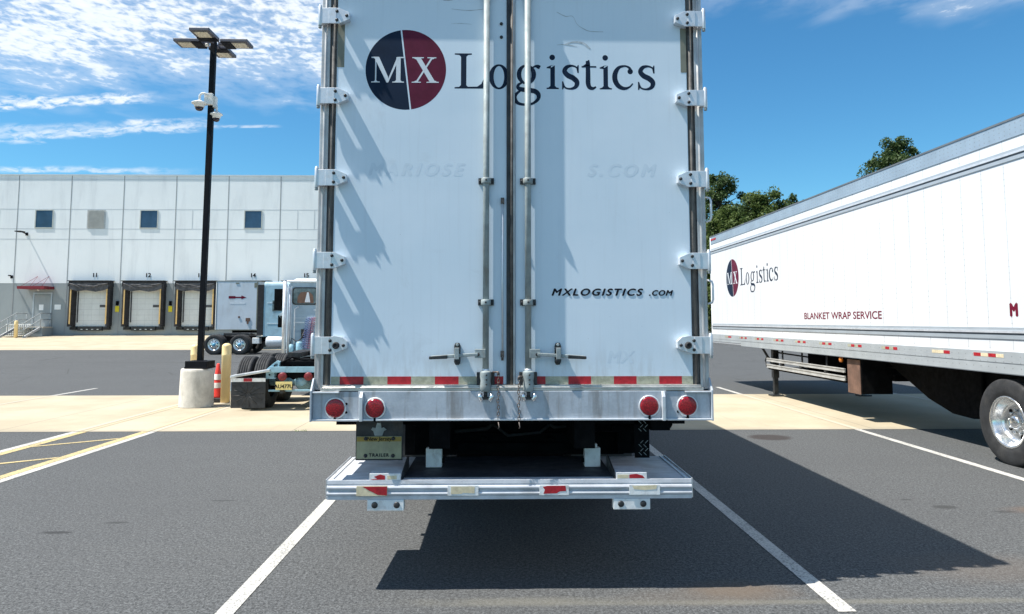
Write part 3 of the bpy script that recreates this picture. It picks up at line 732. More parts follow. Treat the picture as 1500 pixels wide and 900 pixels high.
for s_ in (-1, 1):
    h0 = hinge_obj(s_); h0.location = (0, 0, 3.768)
    for z in (3.217, 2.663, 2.114): copy_under(h0, T, (0, 0, z))
    hb = hinge_obj(s_, True); hb.location = (0, 0, 1.560)
# drip strip / wire along right post and grab loops
for z0, z1 in ((2.38, 2.55), (1.83, 1.99)):
    b = MB(); b.tube([(1.300, .03, z1), (1.325, .02, z1-.01), (1.330, .015, z1-.03), (1.330, .015, z0+.03), (1.325, .02, z0+.01), (1.300, .03, z0)], .007, 8); b.build('grab_loop', 'alu_bright', T)
# lock rods
def lock_rod(x, door, s_):
    b = MB(); b.tube([(x, 0, 1.385), (x, 0, 4.05)], .0205, 16); rod = b.build('lock_rod', 'zinc', door)
    for z in (2.65, 1.84, 3.95):
        b = MB(); b.box(x-.052, x+.052, .012, .0296, z-.020, z+.020, 1); b.lathe([(.031, z-.020), (.033, z-.014), (.033, z+.012), (.030, z+.018)], (x, 0, 0), 'Z', 16, 0)
        for q in (-.040, .040): b.lathe([(.009, .012), (.009, .004), (.0001, .002)], (x+q, 0, z), 'Y', 8, 1)
        b.lathe([(.007, -.033), (.007, -.036)], (x, 0, z), 'Y', 8, 1)
        b.build('rod_keeper', ['zinc', 'dark_steel'], door, bevel=.002)
    # cam housing at the foot
    b = MB(); b.lathe([(.024, 1.395), (.037, 1.388), (.038, 1.36), (.033, 1.33), (.037, 1.30), (.037, 1.272), (.030, 1.262)], (x, -.010, 0), 'Z', 20, 0)
    b.box(x-.058, x-.034, -.004, .029, 1.305, 1.385, 1); b.box(x+.034, x+.058, -.004, .029, 1.305, 1.385, 1)
    b.lathe([(.021, 1.388), (.025, 1.398), (.021, 1.408)], (x, 0, 0), 'Z', 16, 2)
    for z in (1.37, 1.34, 1.31): b.lathe([(.006, -.047), (.006, -.052)], (x+.006, 0, z), 'Y', 8, 1)
    b.build('cam_housing', ['zinc', 'dark_steel', 'alu_bright'], door, bevel=.002)
    b = MB()
    for q in (-.030, .034):
        b.tube([(x+q, -.028, 1.25), (x+q*1.25, -.04, 1.235), (x+q, -.036, 1.212), (x+q*.55, -.028, 1.222)], [.013, .015, .014, .010], 10, 0)
    b.box(x-.030, x+.034, -.034, -.0205, 1.212, 1.228, 1); b.tube([(x, -.02, 1.265), (x, -.024, 1.225)], .012, 8, 1)
    b.build('cam_keeper', ['chrome', 'dark_steel'], door)
lock_rod(-.178, doorL, -1); lock_rod(.100, doorR, 1)
def handle(door, x0, x1, s_):
    xm = x0+(x1-x0)*.43; b = MB()
    b.prism([(x0, 1.492), (x0, 1.512), (x1+s_*-.02, 1.494), (x1, 1.486), (x1, 1.474), (x1+s_*-.01, 1.469)][::1], -.034, -.016, 'XZ', 0)
    o = b.build('handle', ['zinc'], door, bevel=.004)
    b = MB(); b.prism([(x1, 1.489), (x1, 1.470), (x1-s_*.12, 1.474), (x1-s_*.12, 1.498)], -.038, -.013, 'XZ'); b.build('handle_grip', 'dark_steel', o, bevel=.004)
    b = MB(); b.box(min(x0-s_*.05, x0+s_*.02), max(x0-s_*.05, x0+s_*.02), -.026, .010, 1.478, 1.535, 0); b.lathe([(.012, -.027), (.012, -.032)], (x0, 0, 1.50), 'Y', 10, 1)
    b.build('handle_hub', ['zinc', 'dark_steel'], o, bevel=.004)
    b = MB(); w_ = .021
    b.prism([(xm-w_*.6, 1.575), (xm+w_*.6, 1.575), (xm+w_, 1.555), (xm+w_, 1.45), (xm+w_*.6, 1.432), (xm-w_*.6, 1.432), (xm-w_, 1.45), (xm-w_, 1.555)], .016, .0295, 'XZ', 0)
    b.box(xm-.017, xm+.017, -.046, .015, 1.525, 1.548, 0); b.box(xm-.017, xm+.017, -.044, .015, 1.455, 1.470, 0); b.box(xm-.015, xm+.015, -.048, -.040, 1.47, 1.545, 1)
    b.lathe([(.010, .015), (.010, .006)], (xm, 0, 1.562), 'Y', 10, 1)
    b.build('handle_catch', ['dark_steel', 'zinc'], o, bevel=.003)
handle(doorL, -.228, -.545, -1); handle(doorR, .158, .478, 1)
# chains
def chain(x, z0, z1, par):
    b = MB(); n = int((z0-z1)/.021); 
    for k in range(n):
        z = z0-k*.021; flip = k % 2; wob = .003*math.sin(k*1.3)
        pts = []
        for i in range(12):
            a = 2*math.pi*i/12; lx, lz = .0075*math.cos(a), .014*math.sin(a)
            pts.append((x+wob+(lx if not flip else 0), -.048+(lx if flip else 0), z+lz))
        b.tube(pts, .0027, 6, 0, closed=True)
    b.tube([(x, -.048, z1+.01), (x+.006, -.05, z1-.02), (x, -.05, z1-.03)], .004, 6)
    b.tube([(x-.035 if x < 0 else x+.035, -.01, z0+.012), (x, -.046, z0+.014), (x, -.048, z0-.005)], .006, 8)
    return b.build('safety_chain', 'chain', par)
chain(-.095, 1.375, 1.06, doorL); chain(.038, 1.345, 1.06, doorR)
# hold-back cord
b = MB(); b.tube([(-.070, .012, 2.51), (-.0695, .010, 2.0), (-.068, .012, 1.50)], .0065, 8, 0)
for z in (2.515, 1.50): b.box(-.081, -.058, .004, .0295, z-.018, z+.022, 1); b.lathe([(.006, .004), (.006, -.004)], (-.0695, 0, z), 'Y', 8, 1)
b.tube([(-.068, .012, 1.50), (-.069, .008, 1.46)], .008, 8, 1)
b.build('hold_back_cord', ['alu_bright', 'chain'], doorL)
for z in (3.742, 3.648):
    b = MB(); b.lathe([(.011, .0296), (.011, .024), (.006, .021), (.0001, .0205)], (-.078, 0, z), 'Y', 12); b.build('door_bolt', 'dark_steel', doorL)
MB().box(-1.190, -1.142, DY-.0012, DY-.0003, 3.43, 3.73).build('grey_sticker', 'tape_old', doorL)
MB().box(1.148, 1.188, DY-.0012, DY-.0003, 3.41, 3.72).build('grey_sticker', 'tape_old', doorR)
# logo: baseline of the L at local (-.395, 3.287)
logo(doorL, doorL, doorR, None, .004655, lambda a, c_, d: (-.395+a, DY-d, 3.288+c_*1.02), .0002)
text('web_address', 'MXLOGISTICS', .0640, 'black_vinyl', doorR, (.254, DY-.001, 1.887), bold=.0030, shear=.28, space=1.26, sx=1.24)
text('web_address', '.COM', .050, 'black_vinyl', doorR, (.254+.650, DY-.001, 1.887), bold=.0024, shear=.28, space=1.15, sx=1.12)
text('ghost_lettering', 'MARIOSE', .118, 'ghost', doorL, (-.972, DY-.0003, 2.690), bold=.006, shear=.28, space=1.42, depth=.00003)
text('ghost_lettering', 'S.COM', .118, 'ghost', doorR, (.50, DY-.0003, 2.690), bold=.006, shear=.28, space=1.42, depth=.00003)
text('ghost_lettering', 'MX', .11, 'ghost', doorR, (.62, DY-.0003, 1.445), bold=.004, shear=.2, space=1.1, depth=.00003)
# scuffs on the right door
b = MB()
def scuff(pts, wd):
    for q in ribbon([(x, z, wd*k) for (x, z, k) in pts], False): b.add([(x, DY-.0008, z) for x, z in q], [(0, 1, 2, 3)])
scuff([(.30, 3.83, .5), (.36, 3.80, 1), (.41, 3.80, .6), (.44, 3.745, .4), (.48, 3.715, .8), (.53, 3.695, .8), (.62, 3.692, .5)], .006)
scuff([(.36, 3.605, .4), (.42, 3.618, 1), (.48, 3.61, 1.4), (.53, 3.57, .8)], .012)
scuff([(.30, 3.597, .3), (.36, 3.60, 1), (.44, 3.585, .5)], .007)
b.build('scuff_mark', 'scuff', doorR, recalc=False)
b = MB(); scuff([(-.42, 3.845, .5), (-.30, 3.835, 1), (-.17, 3.85, .4)], .005); scuff([(-.42, 3.74, .5), (-.35, 3.742, 1), (-.28, 3.738, .4)], .003); scuff([(-.52, 3.92, .5), (-.44, 3.905, 1.2), (-.36, 3.93, .4)], .006)
b.build('scuff_mark', 'scuff', doorL, recalc=False)

# licence plate panel
b = MB(); b.box(-1.058, -.742, .235, .243, .78, 1.078); pp = b.build('plate_panel', 'dark_steel', T)
b = MB(); b.box(-1.052, -.748, .229, .2345, .790, .940); pl = b.build('license_plate', 'cream_plate', T, bevel=.004)
MB().box(-1.050, -.750, .2280, .2288, .906, .936).build('plate_band', 'plate_gold', pl)
text('plate_text', 'New Jersey', .036, 'black_vinyl', pl, (-.90, .2272, .912), align='CENTER', shear=.15, bold=.0004)
text('plate_text', 'TRAILER', .030, 'black_vinyl', pl, (-.90, .2280, .806), align='CENTER', bold=.001, space=1.25)
for x in (-.99, -.805):
    for z in (.925, .812): 
        q = MB(); q.lathe([(.013, .2275), (.012, .221), (.0001, .219)], (x, 0, z), 'Y', 12); q.build('plate_bolt', 'dark_steel', pl)
b = MB(); b.prism([(-.93, .945), (-.88, .945), (-.868, .975), (-.85, .985), (-.87, 1.0), (-.885, .995), (-.89, 1.03), (-.915, 1.03), (-.925, .995), (-.945, 1.0), (-.955, .985), (-.94, .975)], .226, .2345, 'XZ'); b.build('plate_lamp_bracket', 'zinc', T)
# lift platform: ribbed edge profile (y,z) extruded in X
plat = MB(); PX0, PX1 = -1.190, 1.155
prof = [(.02, .6995), (-.004, .7000), (-.006, .678), (-.001, .674), (-.001, .668), (-.012, .664), (-.016, .654), (-.012, .643), (-.001, .640), (-.001, .630), (-.012, .627), (-.016, .617), (-.012, .607), (-.001, .603), (-.005, .598), (-.005, .578), (.02, .578)]
plat.prism(prof+[(.78, .640), (.78, .6995)], PX0, PX1, 'YZ', 0)
lp = plat.build('lift_platform', 'plat', T)
for x0, x1 in ((PX0-.010, PX0-.0005), (PX1+.0005, PX1+.010)):
    b = MB(); b.prism([(-.002, .582), (-.002, .706), (.78, .708), (.78, .640)], x0, x1, 'YZ'); b.build('end_cap', 'alu', lp, bevel=.002)
for x in (PX0+.03, PX1-.03): b = MB(); b.box(x-.004, x+.004, .03, .77, .6998, .706); b.build('edge_lip', 'alu_bright', lp)
MB().box(-.71, .66, .07, .772, .7003, .7045).build('recess_shade_sheet', 'recess_dark', lp)  # flat dark sheet on the deck, coloured to pass for a shaded recess
for (x0, x1, kind) in ((-1.000, -.803, 0), (-.419, -.221, 1), (.170, .359, 2), (.748, .947, 3)):
    b = MB(); b.box(x0, x1, -.0195, -.0165, .604, .668); q = b.build('reflector_plate', 'white_steel' if kind else 'tape_cream', lp, bevel=.001)
    rr_ = MB()
    if kind == 0: rr_.prism([(x0+.04, .663), (x1-.002, .663), (x1-.002, .608), (x1-.06, .612), (x0+.08, .640)], -.0206, -.0197, 'XZ', 0); mt = 'tape_red'
    elif kind == 1: rr_.prism([(x0+.022, .662), (x1-.025, .660), (x1-.025, .618), (x0+.10, .622), (x0+.09, .616), (x0+.022, .614)], -.0206, -.0197, 'XZ', 0); mt = 'tape_cream'
    elif kind == 2: rr_.prism([(x0+.022, .657), (x0+.05, .663), (x1-.022, .664), (x1-.018, .630), (x0+.13, .628), (x0+.11, .616), (x0+.026, .614), (x0+.034, .640)], -.0206, -.0197, 'XZ', 0); mt = 'tape_red'
    else: rr_.prism([(x0+.02, .660), (x1-.02, .664), (x1-.024, .640), (x0+.10, .634), (x0+.03, .640)], -.0206, -.0197, 'XZ', 0); mt = 'tape_cream'
    rr_.build('reflector', mt, q)
for (x0, x1, flip) in ((-.922, -.721, 0), (.668, .867, 1)):
    b = MB(); b.prism([(.002, .7002), (.002, .742), (.20, .742), (.42, .720), (.50, .7002)], x0, x1, 'YZ', 0); q = b.build('wheel_stop', 'plat', lp, bevel=.002)
    xi_ = x1 if not flip else x0
    b = MB(); b.prism([(.01, .7003), (.06, .742), (.30, .790), (.34, .790), (.34, .7003)], *((xi_+.001, xi_+.012) if not flip else (xi_-.012, xi_-.001)), 'YZ', 0); b.build('stop_fin', 'dark_steel', q)
    b = MB(); b.box(x0+.002, x1-.002, -.002, .0015, .7003, .740); b.build('stop_face', 'white_steel', q)
    b = MB()
    if not flip: b.prism([(x0+.01, .705), (x0+.05, .708), (x0+.03, .722), (x0+.07, .736), (x0+.10, .728), (x0+.10, .703), (x0+.02, .702)], -.0032, -.0022, 'XZ')
    else: b.prism([(x0+.085, .705), (x0+.085, .728), (x0+.13, .733), (x0+.17, .722), (x0+.185, .705)], -.0032, -.0022, 'XZ')
    b.build('torn_reflector', 'tape_red', q)
    b = MB(); b.box(*((x0+.115, x0+.175) if not flip else (x0+.008, x0+.08)), -.0032, -.0022, .705, .728); b.build('torn_reflector', 'tape_cream', q)
for (x0, x1) in ((-.932, -.698), (.647, .884)):
    b = MB(); b.box(x0, x1, -.010, .055, .510, .577, 0); q = b.build('under_bracket', 'white_steel', lp, bevel=.003)
    for x in (x0+.048, x1-.045):
        h_ = MB(); h_.lathe([(.020, -.0105), (.020, -.0135), (.008, -.0150), (.0001, -.0150)], (x, 0, .546), 'Y', 16); h_.build('bracket_bolt', 'dark_steel', q)
# pivots behind platform
for x0, x1 in ((-.596, -.486), (.508, .618)):
    b = MB(); b.box(x0, x1, .36, .42, .706, .836, 0); b.box(x0+.02, x0+.045, .37, .41, .8365, .862, 0); b.box(x1-.045, x1-.02, .37, .41, .8365, .862, 0); b.lathe([(.017, .405), (.017, .362)], ((x0+x1)/2, 0, .845), 'Y', 12, 1)
    b.box(*((x1+.0005, x1+.016) if x0 < 0 else (x0-.016, x0-.0005)), .37, .41, .735, .765, 1)
    b.build('hinge_bracket', ['white_steel', 'black_steel'], lp, bevel=.003)
# dark lift-gate works and running gear under the floor
b = MB(); b.box(-.74, .99, .90, 1.02, .70, .86); b.box(-.70, .95, .80, .90, .88, 1.06); b.box(-.42, .42, 1.0, 1.6, .66, .80); b.box(-.90, 1.0, 1.62, 1.68, .56, 1.05)  # last box: plain back panel added to blacken the space under the floor
b.box(-.95, 1.0, 1.30, 1.36, .30, .38) if False else None
for x in (-.57, .61): b.prism([(.80, .72), (.84, .66), (1.9, .92), (1.9, 1.05), (1.7, 1.05)], x-.03, x+.03, 'YZ')
b.tube([(-.2, .86, .80), (-.2, 1.8, .98)], .03, 10); b.tube([(.3, .86, .80), (.3, 1.8, .98)], .03, 10)
b.build('lift_gate_frame_and_shade_panel', 'black_steel', T, bevel=.004)
b = MB(); b.box(-.56, -.42, .2, 15.8, .86, 1.095); b.box(.42, .56, .2, 15.8, .86, 1.095)
for k in range(26): b.box(-1.25, 1.25, .5+k*.6, .56+k*.6, .98, 1.095)
b.build('chassis_rail', 'black_steel', T)
b = MB(); b.box(.885, .992, .50, .506, .74, 1.07)
for k in range(11):
    for j in range(2):
        zz = 1.05-.028*k; xx = .925+.034*j+(.012 if k % 2 else 0)
        if 4 < k < 7: continue
        b.prism([(xx-.012, zz-.010), (xx-.008, zz-.012), (xx+.012, zz+.008), (xx+.008, zz+.010)] if k % 2 else [(xx+.012, zz-.010), (xx+.008, zz-.012), (xx-.012, zz+.008), (xx-.008, zz+.010)], .4975, .4998, 'XZ', 1)
b.build('checker_flap', ['black_steel', 'zinc'], T)
b = MB()
for (x, z, r_) in ((-.30, .93, .016), (.10, .90, .012), (.45, .96, .014)):
    b.tube([(x-.30, .78, z+.09), (x-.12, .76, z-.04), (x+.12, .77, z-.02), (x+.28, .79, z+.10)], r_, 8)
b.build('hydraulic_hose', 'rubber', T)
b = MB(); b.lathe([(.0001, -.55), (.09, -.52), (.10, -.48), (.10, .48), (.09, .52), (.0001, .55)], (0.05, 1.5, .92), 'X', 18); b.build('air_tank', 'black_steel', T)
b = MB(); b.box(-.40, .40, .787, .80, .745, .80); b.build('crossbar', 'black_steel', T)
for xx in (-.66, .86):
    b = MB(); b.box(xx-.05, xx+.05, .787, .84, .72, 1.05); b.box(xx-.09, xx+.09, .78, .80, .88, .93); b.build('lift_arm_hanger', 'black_steel', T)
b = MB(); b.box(.996, 1.14, .48, .80, .935, 1.06); b.prism([(1.142, .945), (1.16, .97), (1.16, 1.03), (1.142, 1.055)], .49, .78, 'XZ'); b.build('underfloor_box', 'black_steel', T, bevel=.006)
for s_ in (-1, 1):
    b = MB(); b.box(*sorted((s_*.62, s_*1.20)), 2.35, 2.362, .26, 1.07); b.build('mud_flap', 'black_plastic', T)
for y in (3.1, 4.35):
    for s_ in (-1, 1):
        wheel(T, s_*1.14, y, .51, .26, 'deep', s_); wheel(T, s_*.83, y, .51, .26, 'deep', s_)
    b = MB(); b.tube([(-1.0, y, .51), (1.0, y, .51)], .065, 12); b.build('axle', 'black_steel', T)
for s_ in (-1, 1):
    b = MB(); b.box(s_*.95-.06, s_*.95+.06, 12.6, 12.75, .05, 1.08); b.box(s_*.95-.12, s_*.95+.12, 12.55, 12.8, .0, .04); b.build('landing_leg', 'zinc', T)
# tractor to which this trailer is hitched is out of sight

# ------------------------------------------------------------ second trailer on the right
Q = thing('semi_trailer', 'long white trailer seen from its side at the right, lettered blanket wrap service', 'trailer', (6.10, 4.15, 0))
LQ = 16.15
b = MB(); b.box(.006, 2.58, 0, LQ, 1.10, 4.05); b.build('body', 'rt_white', Q, bevel=.02)
b = MB(); b.box(.02, 2.566, .02, LQ-.02, 4.0501, 4.085); b.build('roof', 'alu', Q)
b = MB(); b.box(-.004, .05, 0, LQ, 3.885, 4.09, 0); b.box(-.012, .02, 0, LQ, 4.0905, 4.115, 1); b.box(2.54, 2.594, 0, LQ, 3.885, 4.09, 0); b.build('top_rail', ['rt_top', 'rt_groove'], Q)
def rib(z0, z1):
    b = MB(); t3 = (z1-z0)
    b.box(-.004, .0058, 0, LQ-.05, z1-t3*.28, z1, 0); b.box(-.016, .0058, 0, LQ-.05, z1-t3*.48, z1-t3*.281, 2); b.box(-.002, .0058, 0, LQ-.05, z1-t3*.66, z1-t3*.481, 1); b.box(-.006, .0058, 0, LQ-.05, z0, z1-t3*.661, 0)
    return b.build('side_rib', ['rt_rib', 'rt_groove', 'alu_bright'], Q)
rib(1.500, 1.640); rib(3.615, 3.745)
b = MB(); b.box(-.010, .04, 0, LQ, 1.215, 1.350, 0); b.box(-.004, .04, 0, LQ-2.4, 1.09, 1.2145, 0); b.box(-.004, .02, 0, LQ-2.4, 1.080, 1.0895, 1); b.box(-.006, .04, LQ-2.4, LQ, 1.15, 1.2145, 0)
b.build('bottom_rail', ['rt_rail', 'rt_groove'], Q)
b = MB(); b.box(-.006, .03, LQ-.07, LQ+.01, 1.15, 4.10); b.build('corner_post', 'bwhite', Q, bevel=.01)
# end cap with red marker
b = MB(); b.box(-.013, -.0062, LQ-.55, LQ-.1, 3.98, 4.03); b.build('clearance_marker', 'tape_red', Q)
tapes = [(9.10, 8.55, 'rwrw'), (9.98, 9.58, 'wwr'), (11.30, 10.85, 'grgr'), (12.40, 11.92, 'grgr'), (13.5, 13.0, 'grgr'), (14.6, 14.1, 'grgr'), (15.75, 15.2, 'grgr'), (16.9, 16.35, 'grgr'), (18.0, 17.45, 'grgr'), (19.1, 18.6, 'gr'), (7.6, 7.1, 'rwrw'), (6.4, 5.9, 'rwrw'), (5.2, 4.7, 'rwrw')]
for y0, y1, pat in tapes:
    n = len(pat); st = (y0-y1)/n
    for i, ch in enumerate(pat):
        a = y0-i*st-4.15
        MB().box(-.0125, -.0101, a-st+.004, a-.001, 1.275, 1.318).build('reflective_tape', {'r': 'tape_red', 'w': 'tape_cream', 'g': 'tape_white'}[ch], Q)
# lettering reads from front (far) to rear (near) on the -X face
rotL = (R(90), 0, R(-90))
fn = lambda a, c_, d: (.0058-d, 17.86-4.15-a, 2.60+c_)
def side_logo():
    s_ = .0083
    logo(Q, Q, Q, None, s_, fn, .0008)
side_logo()
text('side_lettering', 'BLANKET WRAP SERVICE', .176, 'maroon_red', Q, (.0046, 14.17-4.15, 1.752), rotL, bold=.003, sx=1.46, space=1.0)
text('side_lettering', 'M', .215, 'maroon_red', Q, (.0046, 8.43-4.15, 1.775), rotL, bold=.012, sx=.82)
text('side_lettering', 'A', .215, 'maroon_red', Q, (.0046, 8.43-4.15-.255, 1.775), rotL, bold=.012, sx=.82)
# landing gear
def leg_at(x):
    b = MB(); yy = 16.45-4.15
    b.box(x-.065, x+.065, yy-.065, yy+.065, .42, 1.09, 0); b.box(x-.048, x+.048, yy-.048, yy+.048, .05, .42, 0); b.box(x-.13, x+.13, yy-.13, yy+.13, .0, .035, 0)
    b.tube([(x, yy+.06, .65), (x, yy+.75, 1.06)], .03, 8, 0)
    b.tube([(x-.09, yy+.05, .62), (x-.11, yy+.22, .66), (x-.11, yy+.30, .80), (x-.10, yy+.22, .90)], .014, 8, 0)
    b.box(x-.075, x-.066, yy-.09, yy+.02, .62, .80, 0)
    b.build('landing_leg', ['dark_steel', 'zinc'], Q, bevel=.004)
leg_at(.28); leg_at(2.3)
b = MB(); b.tube([(.28, 12.3, .62), (2.3, 12.3, .62)], .03, 8); b.tube([(.28, 12.3, 1.0), (2.3, 12.3, .7)], .02, 6); b.build('cross_brace', 'dark_steel', Q)
# aluminium side rack rails under the floor
b = MB()
for z, h in ((.80, .075), (.655, .085)):
    b.box(.06, .085, 8.55, 12.22, z, z+h, 0); b.box(.050, .0598, 8.55, 12.22, z+h*.75, z+h, 0); b.box(.050, .0598, 8.55, 12.22, z, z+h*.2, 0)
b.build('side_rack', ['side_alu'], Q, bevel=.003)
for y in (9.3, 10.4, 11.4):
    b = MB(); b.box(.052, .12, y-.04, y+.04, .735, .80); b.tube([(.10, y, .66), (.10, y, 1.08)], .02, 8); b.build('rack_bracket', 'dark_steel', Q)
b = MB(); b.box(.086, .9, 8.55, 12.2, .62, .655); b.build('rack_floor', 'black_steel', Q)
b = MB(); b.box(.9, 1.6, 9.0, 12.0, .62, 1.08); b.build('underfloor_tank', 'black_steel', Q, bevel=.03)
# storage box
b = MB(); b.box(.075, .60, 7.98, 8.45, .48, 1.09); bx = b.build('storage_box', 'black_steel', Q, bevel=.005)
b = MB(); b.box(.060, .0745, 8.0, 8.44, .47, 1.05); b.build('box_door', 'brown', bx, bevel=.004)
b = MB(); b.lathe([(.05, .055), (.045, .02), (.0001, .012)], (0, 8.62, 1.03), 'X', 20); b.build('marker_lamp', 'marker_amber', Q)
b = MB(); b.box(.6, 2.0, 7.9, 8.0, .70, .80); b.tube([(.5, 7.95, .95), (.7, 7.2, .90), (1.2, 6.9, .93)], .018, 8); b.build('slider_stop', 'black_steel', Q)
# rear belly fairing
b = MB(); yo = 4.15
b.prism([(12.25-yo, 1.088), (11.59-yo, .80), (10.97-yo, .53), (10.4-yo, .375), (9.95-yo, .36), (9.75-yo, .42), (9.7-yo, 1.088)], .50, 1.9, 'YZ'); b.build('belly_tub', 'black_steel', Q, bevel=.02)
b = MB(); b.box(.55, .68, 1.0, 7.0, .75, 1.085); b.box(1.9, 2.03, 1.0, 7.0, .75, 1.085); b.build('slider_frame', 'black_steel', Q)
for y in (8.60-yo, 7.30-yo):
    wheel(Q, .145, y, .515, .27, 'deep', -1); wheel(Q, .48, y, .515, .27, 'deep', -1); wheel(Q, 2.44, y, .515, .27, 'deep', 1); wheel(Q, 2.10, y, .515, .27, 'deep', 1)
    b = MB(); b.tube([(.2, y, .51), (2.4, y, .51)], .065, 12); b.build('axle', 'black_steel', Q)

# ------------------------------------------------------------ tractors
def tractor(name, label, loc, rz, paint, sleeper=False):
    K = thing(name, label, 'truck', loc, rz)
    b = MB()
    for s_ in (-1, 1): b.box(s_*.43-.04, s_*.43+.04, .02, 6.6, .62, .90)
    b.box(-.39, .39, .02, .07, .62, .74)
    for y in (.9, 1.6, 2.4): b.box(-.39, .39, y, y+.08, .66, .86)
    b.build('chassis', 'black_steel', K, bevel=.006)
    b = MB(); b.box(-.55, .55, -.03, .019, .725, .835, 0)
    b.prism([(-.62, .60), (-.44, .60), (-.40, .74), (-.36, .93), (-.42, .95), (-.62, .78)], .02, .12, 'XZ', 0)
    b.prism([(.62, .60), (.44, .60), (.40, .74), (.36, .93), (.42, .95), (.62, .78)], .02, .12, 'XZ', 0)
    for q_ in ((-.55, .68), (-.50, .76), (-.46, .85), (-.55, .74)): b.lathe([(.018, .0195), (.018, .012)], (q_[0], 0, q_[1]), 'Y', 10, 1)
    b.build('rear_crossmember', ['skyblue_frame', 'black_steel'], K, bevel=.008)
    b = MB(); b.lathe([(.0001, .06), (.09, .08), (.125, .16), (.13, .26), (.11, .40), (.0001, .44)], (.02, 0, .555), 'Y', 22, 0)
    b.build('air_tank', 'skyblue_frame', K)
    b = MB()
    for q_ in (((-.35, .05, .90), (-.2, .3, 1.0), (0, .5, .93), (.3, .6, .95)), ((-.3, .1, .70), (-.1, .05, .60), (.15, .06, .72)), ((-.3, .4, .95), (.1, .2, .90), (.35, .4, 1.0)), ((-.42, .0, .60), (-.3, -.02, .5), (-.1, .0, .48))): b.tube(q_, .022, 7)
    b.box(-.34, .34, .12, .2, .86, .93); b.box(-.05, .30, .3, .7, .84, .96)
    b.build('hose_bundle', 'black_steel', K)
    b = MB(); b.box(-.55, .55, -.04, .02, .365, .40); b.build('rear_bar', 'skyblue_frame', K, bevel=.004)
    b = MB(); b.tube([(-.25, -.05, .49), (-.28, -.06, .40), (-.22, -.05, .34)], .018, 8); b.box(-.33, -.27, -.05, .0, .33, .47); b.build('tow_hook', 'dark_steel', K)
    for x in (-.285, .205):
        q = MB(); q.lathe([(.080, -.0), (.082, -.02), (.080, -.05), (.06, -.062), (.0001, -.066)], (x, -.03, .650), 'Y', 24); q.build('tail_lamp', 'taillens', K)
    q = MB(); q.box(-.40, -.09, -.10, -.092, .400, .555); pl_ = q.build('license_plate', 'plate_yellow', K, bevel=.004)
    # squarish fake digits would be writing of our own: reproduce the blurred plate strokes
    text('plate_text', 'AU477U', .10, 'black_vinyl', pl_, (-.245, -.1012, .435), align='CENTER', bold=.003)
    b = MB(); b.prism([(.75, .98), (.75, 1.08), (2.0, 1.08), (2.1, 1.03), (2.1, .98)], -.40, -.12, 'YZ'); b.prism([(.75, .98), (.75, 1.08), (2.0, 1.08), (2.1, 1.03), (2.1, .98)], .12, .40, 'YZ'); b.box(-.42, .42, 1.4, 2.0, .985, 1.085)
    for s_ in (-1, 1): b.prism([(1.1, .90), (1.5, 1.0), (1.9, .90)], s_*.43-.05, s_*.43+.05, 'YZ')
    b.build('fifth_wheel', 'dark_steel', K, bevel=.01)
    for s_ in (-1, 1):
        for y in (.58, 1.86):
            wheel(K, s_*1.08, y, .51, .27, 'flush', s_); wheel(K, s_*.76, y, .51, .27, 'flush', s_)
        wheel(K, s_*1.06, 5.7, .51, .28, 'flush', s_)
        if not sleeper:
            b = MB(); b.box(*sorted((s_*.60, s_*1.24)), -.06, -.048, .06, .56); fl = b.build('mud_flap', 'black_plastic', K)
            r_ = MB(); cx_ = s_*.92
            for a in range(12):
                an = math.pi*a/6+.1; r_.tube([(cx_+.04*math.cos(an), -.062, .31+.04*math.sin(an)), (cx_+.29*math.cos(an)*(1 if abs(math.cos(an)) > .3 else .9), -.062, .31+.22*math.sin(an))], .006, 4)
            r_.box(cx_-.31, cx_+.31, -.064, -.0605, .505, .512); r_.build('flap_rib', 'dark_steel', fl)
            r_ = MB(); r_.box(*sorted((s_*.60, s_*1.24)), -.075, -.0605, .555, .625); st_ = r_.build('flap_weight', 'white_steel', K)
            r_ = MB(); r_.box(cx_-.09+s_*-.0, cx_+.07, -.078, -.0755, .560, .622); r_.build('reflective_tape', 'tape_red', st_)
            r_ = MB(); r_.add([(s_*1.26, -.10, .625), (s_*.52, -.10, .745), (s_*.52, .20, .775), (s_*1.26, .20, .655), (s_*1.26, -.10, .672), (s_*.52, -.10, .795), (s_*.52, .20, .80), (s_*1.26, .20, .68)],
                              [(0, 1, 2, 3), (4, 5, 6, 7), (0, 1, 5, 4), (1, 2, 6, 5), (2, 3, 7, 6), (3, 0, 4, 7)]); r_.build('quarter_fender', 'alu', K, bevel=.01)
            r_ = MB(); r_.tube([(s_*1.25, -.05, .1), (s_*1.25, -.05, .62)], .006, 6); r_.build('flap_rod', 'chrome', K)
    for y in (.58, 1.86): b = MB(); b.tube([(-1.0, y, .51), (1.0, y, .51)], .09, 12); b.lathe([(.0001, -.22), (.16, -.18), (.2, 0), (.16, .18), (.0001, .22)], (0, y, .51), 'Y', 16); b.build('axle', 'skyblue_frame', K)
    # deck plate
    b = MB(); b.box(-1.05, 1.05, 2.65, 3.35, .90, .935); b.build('deck_plate', 'zinc', K)
    # cab
    CY = 3.35 if not sleeper else 3.0; top = 2.66 if not sleeper else 3.72
    cw = 1.08 if not sleeper else 1.12
    b = MB()
    def rr_box(w_, y0, y1, z0, z1, r_, m=0):
        p = []
        for (cx_, cz, a0) in ((w_-r_, z1-r_, 0), (-w_+r_, z1-r_, 90)):
            for k in range(6): a = R(a0+k*18); p.append((cx_+r_*math.cos(a), cz+r_*math.sin(a)))
        p += [(-w_, z0), (w_, z0)]
        b.prism(p, y0, y1, 'XZ', m)
    yb = CY
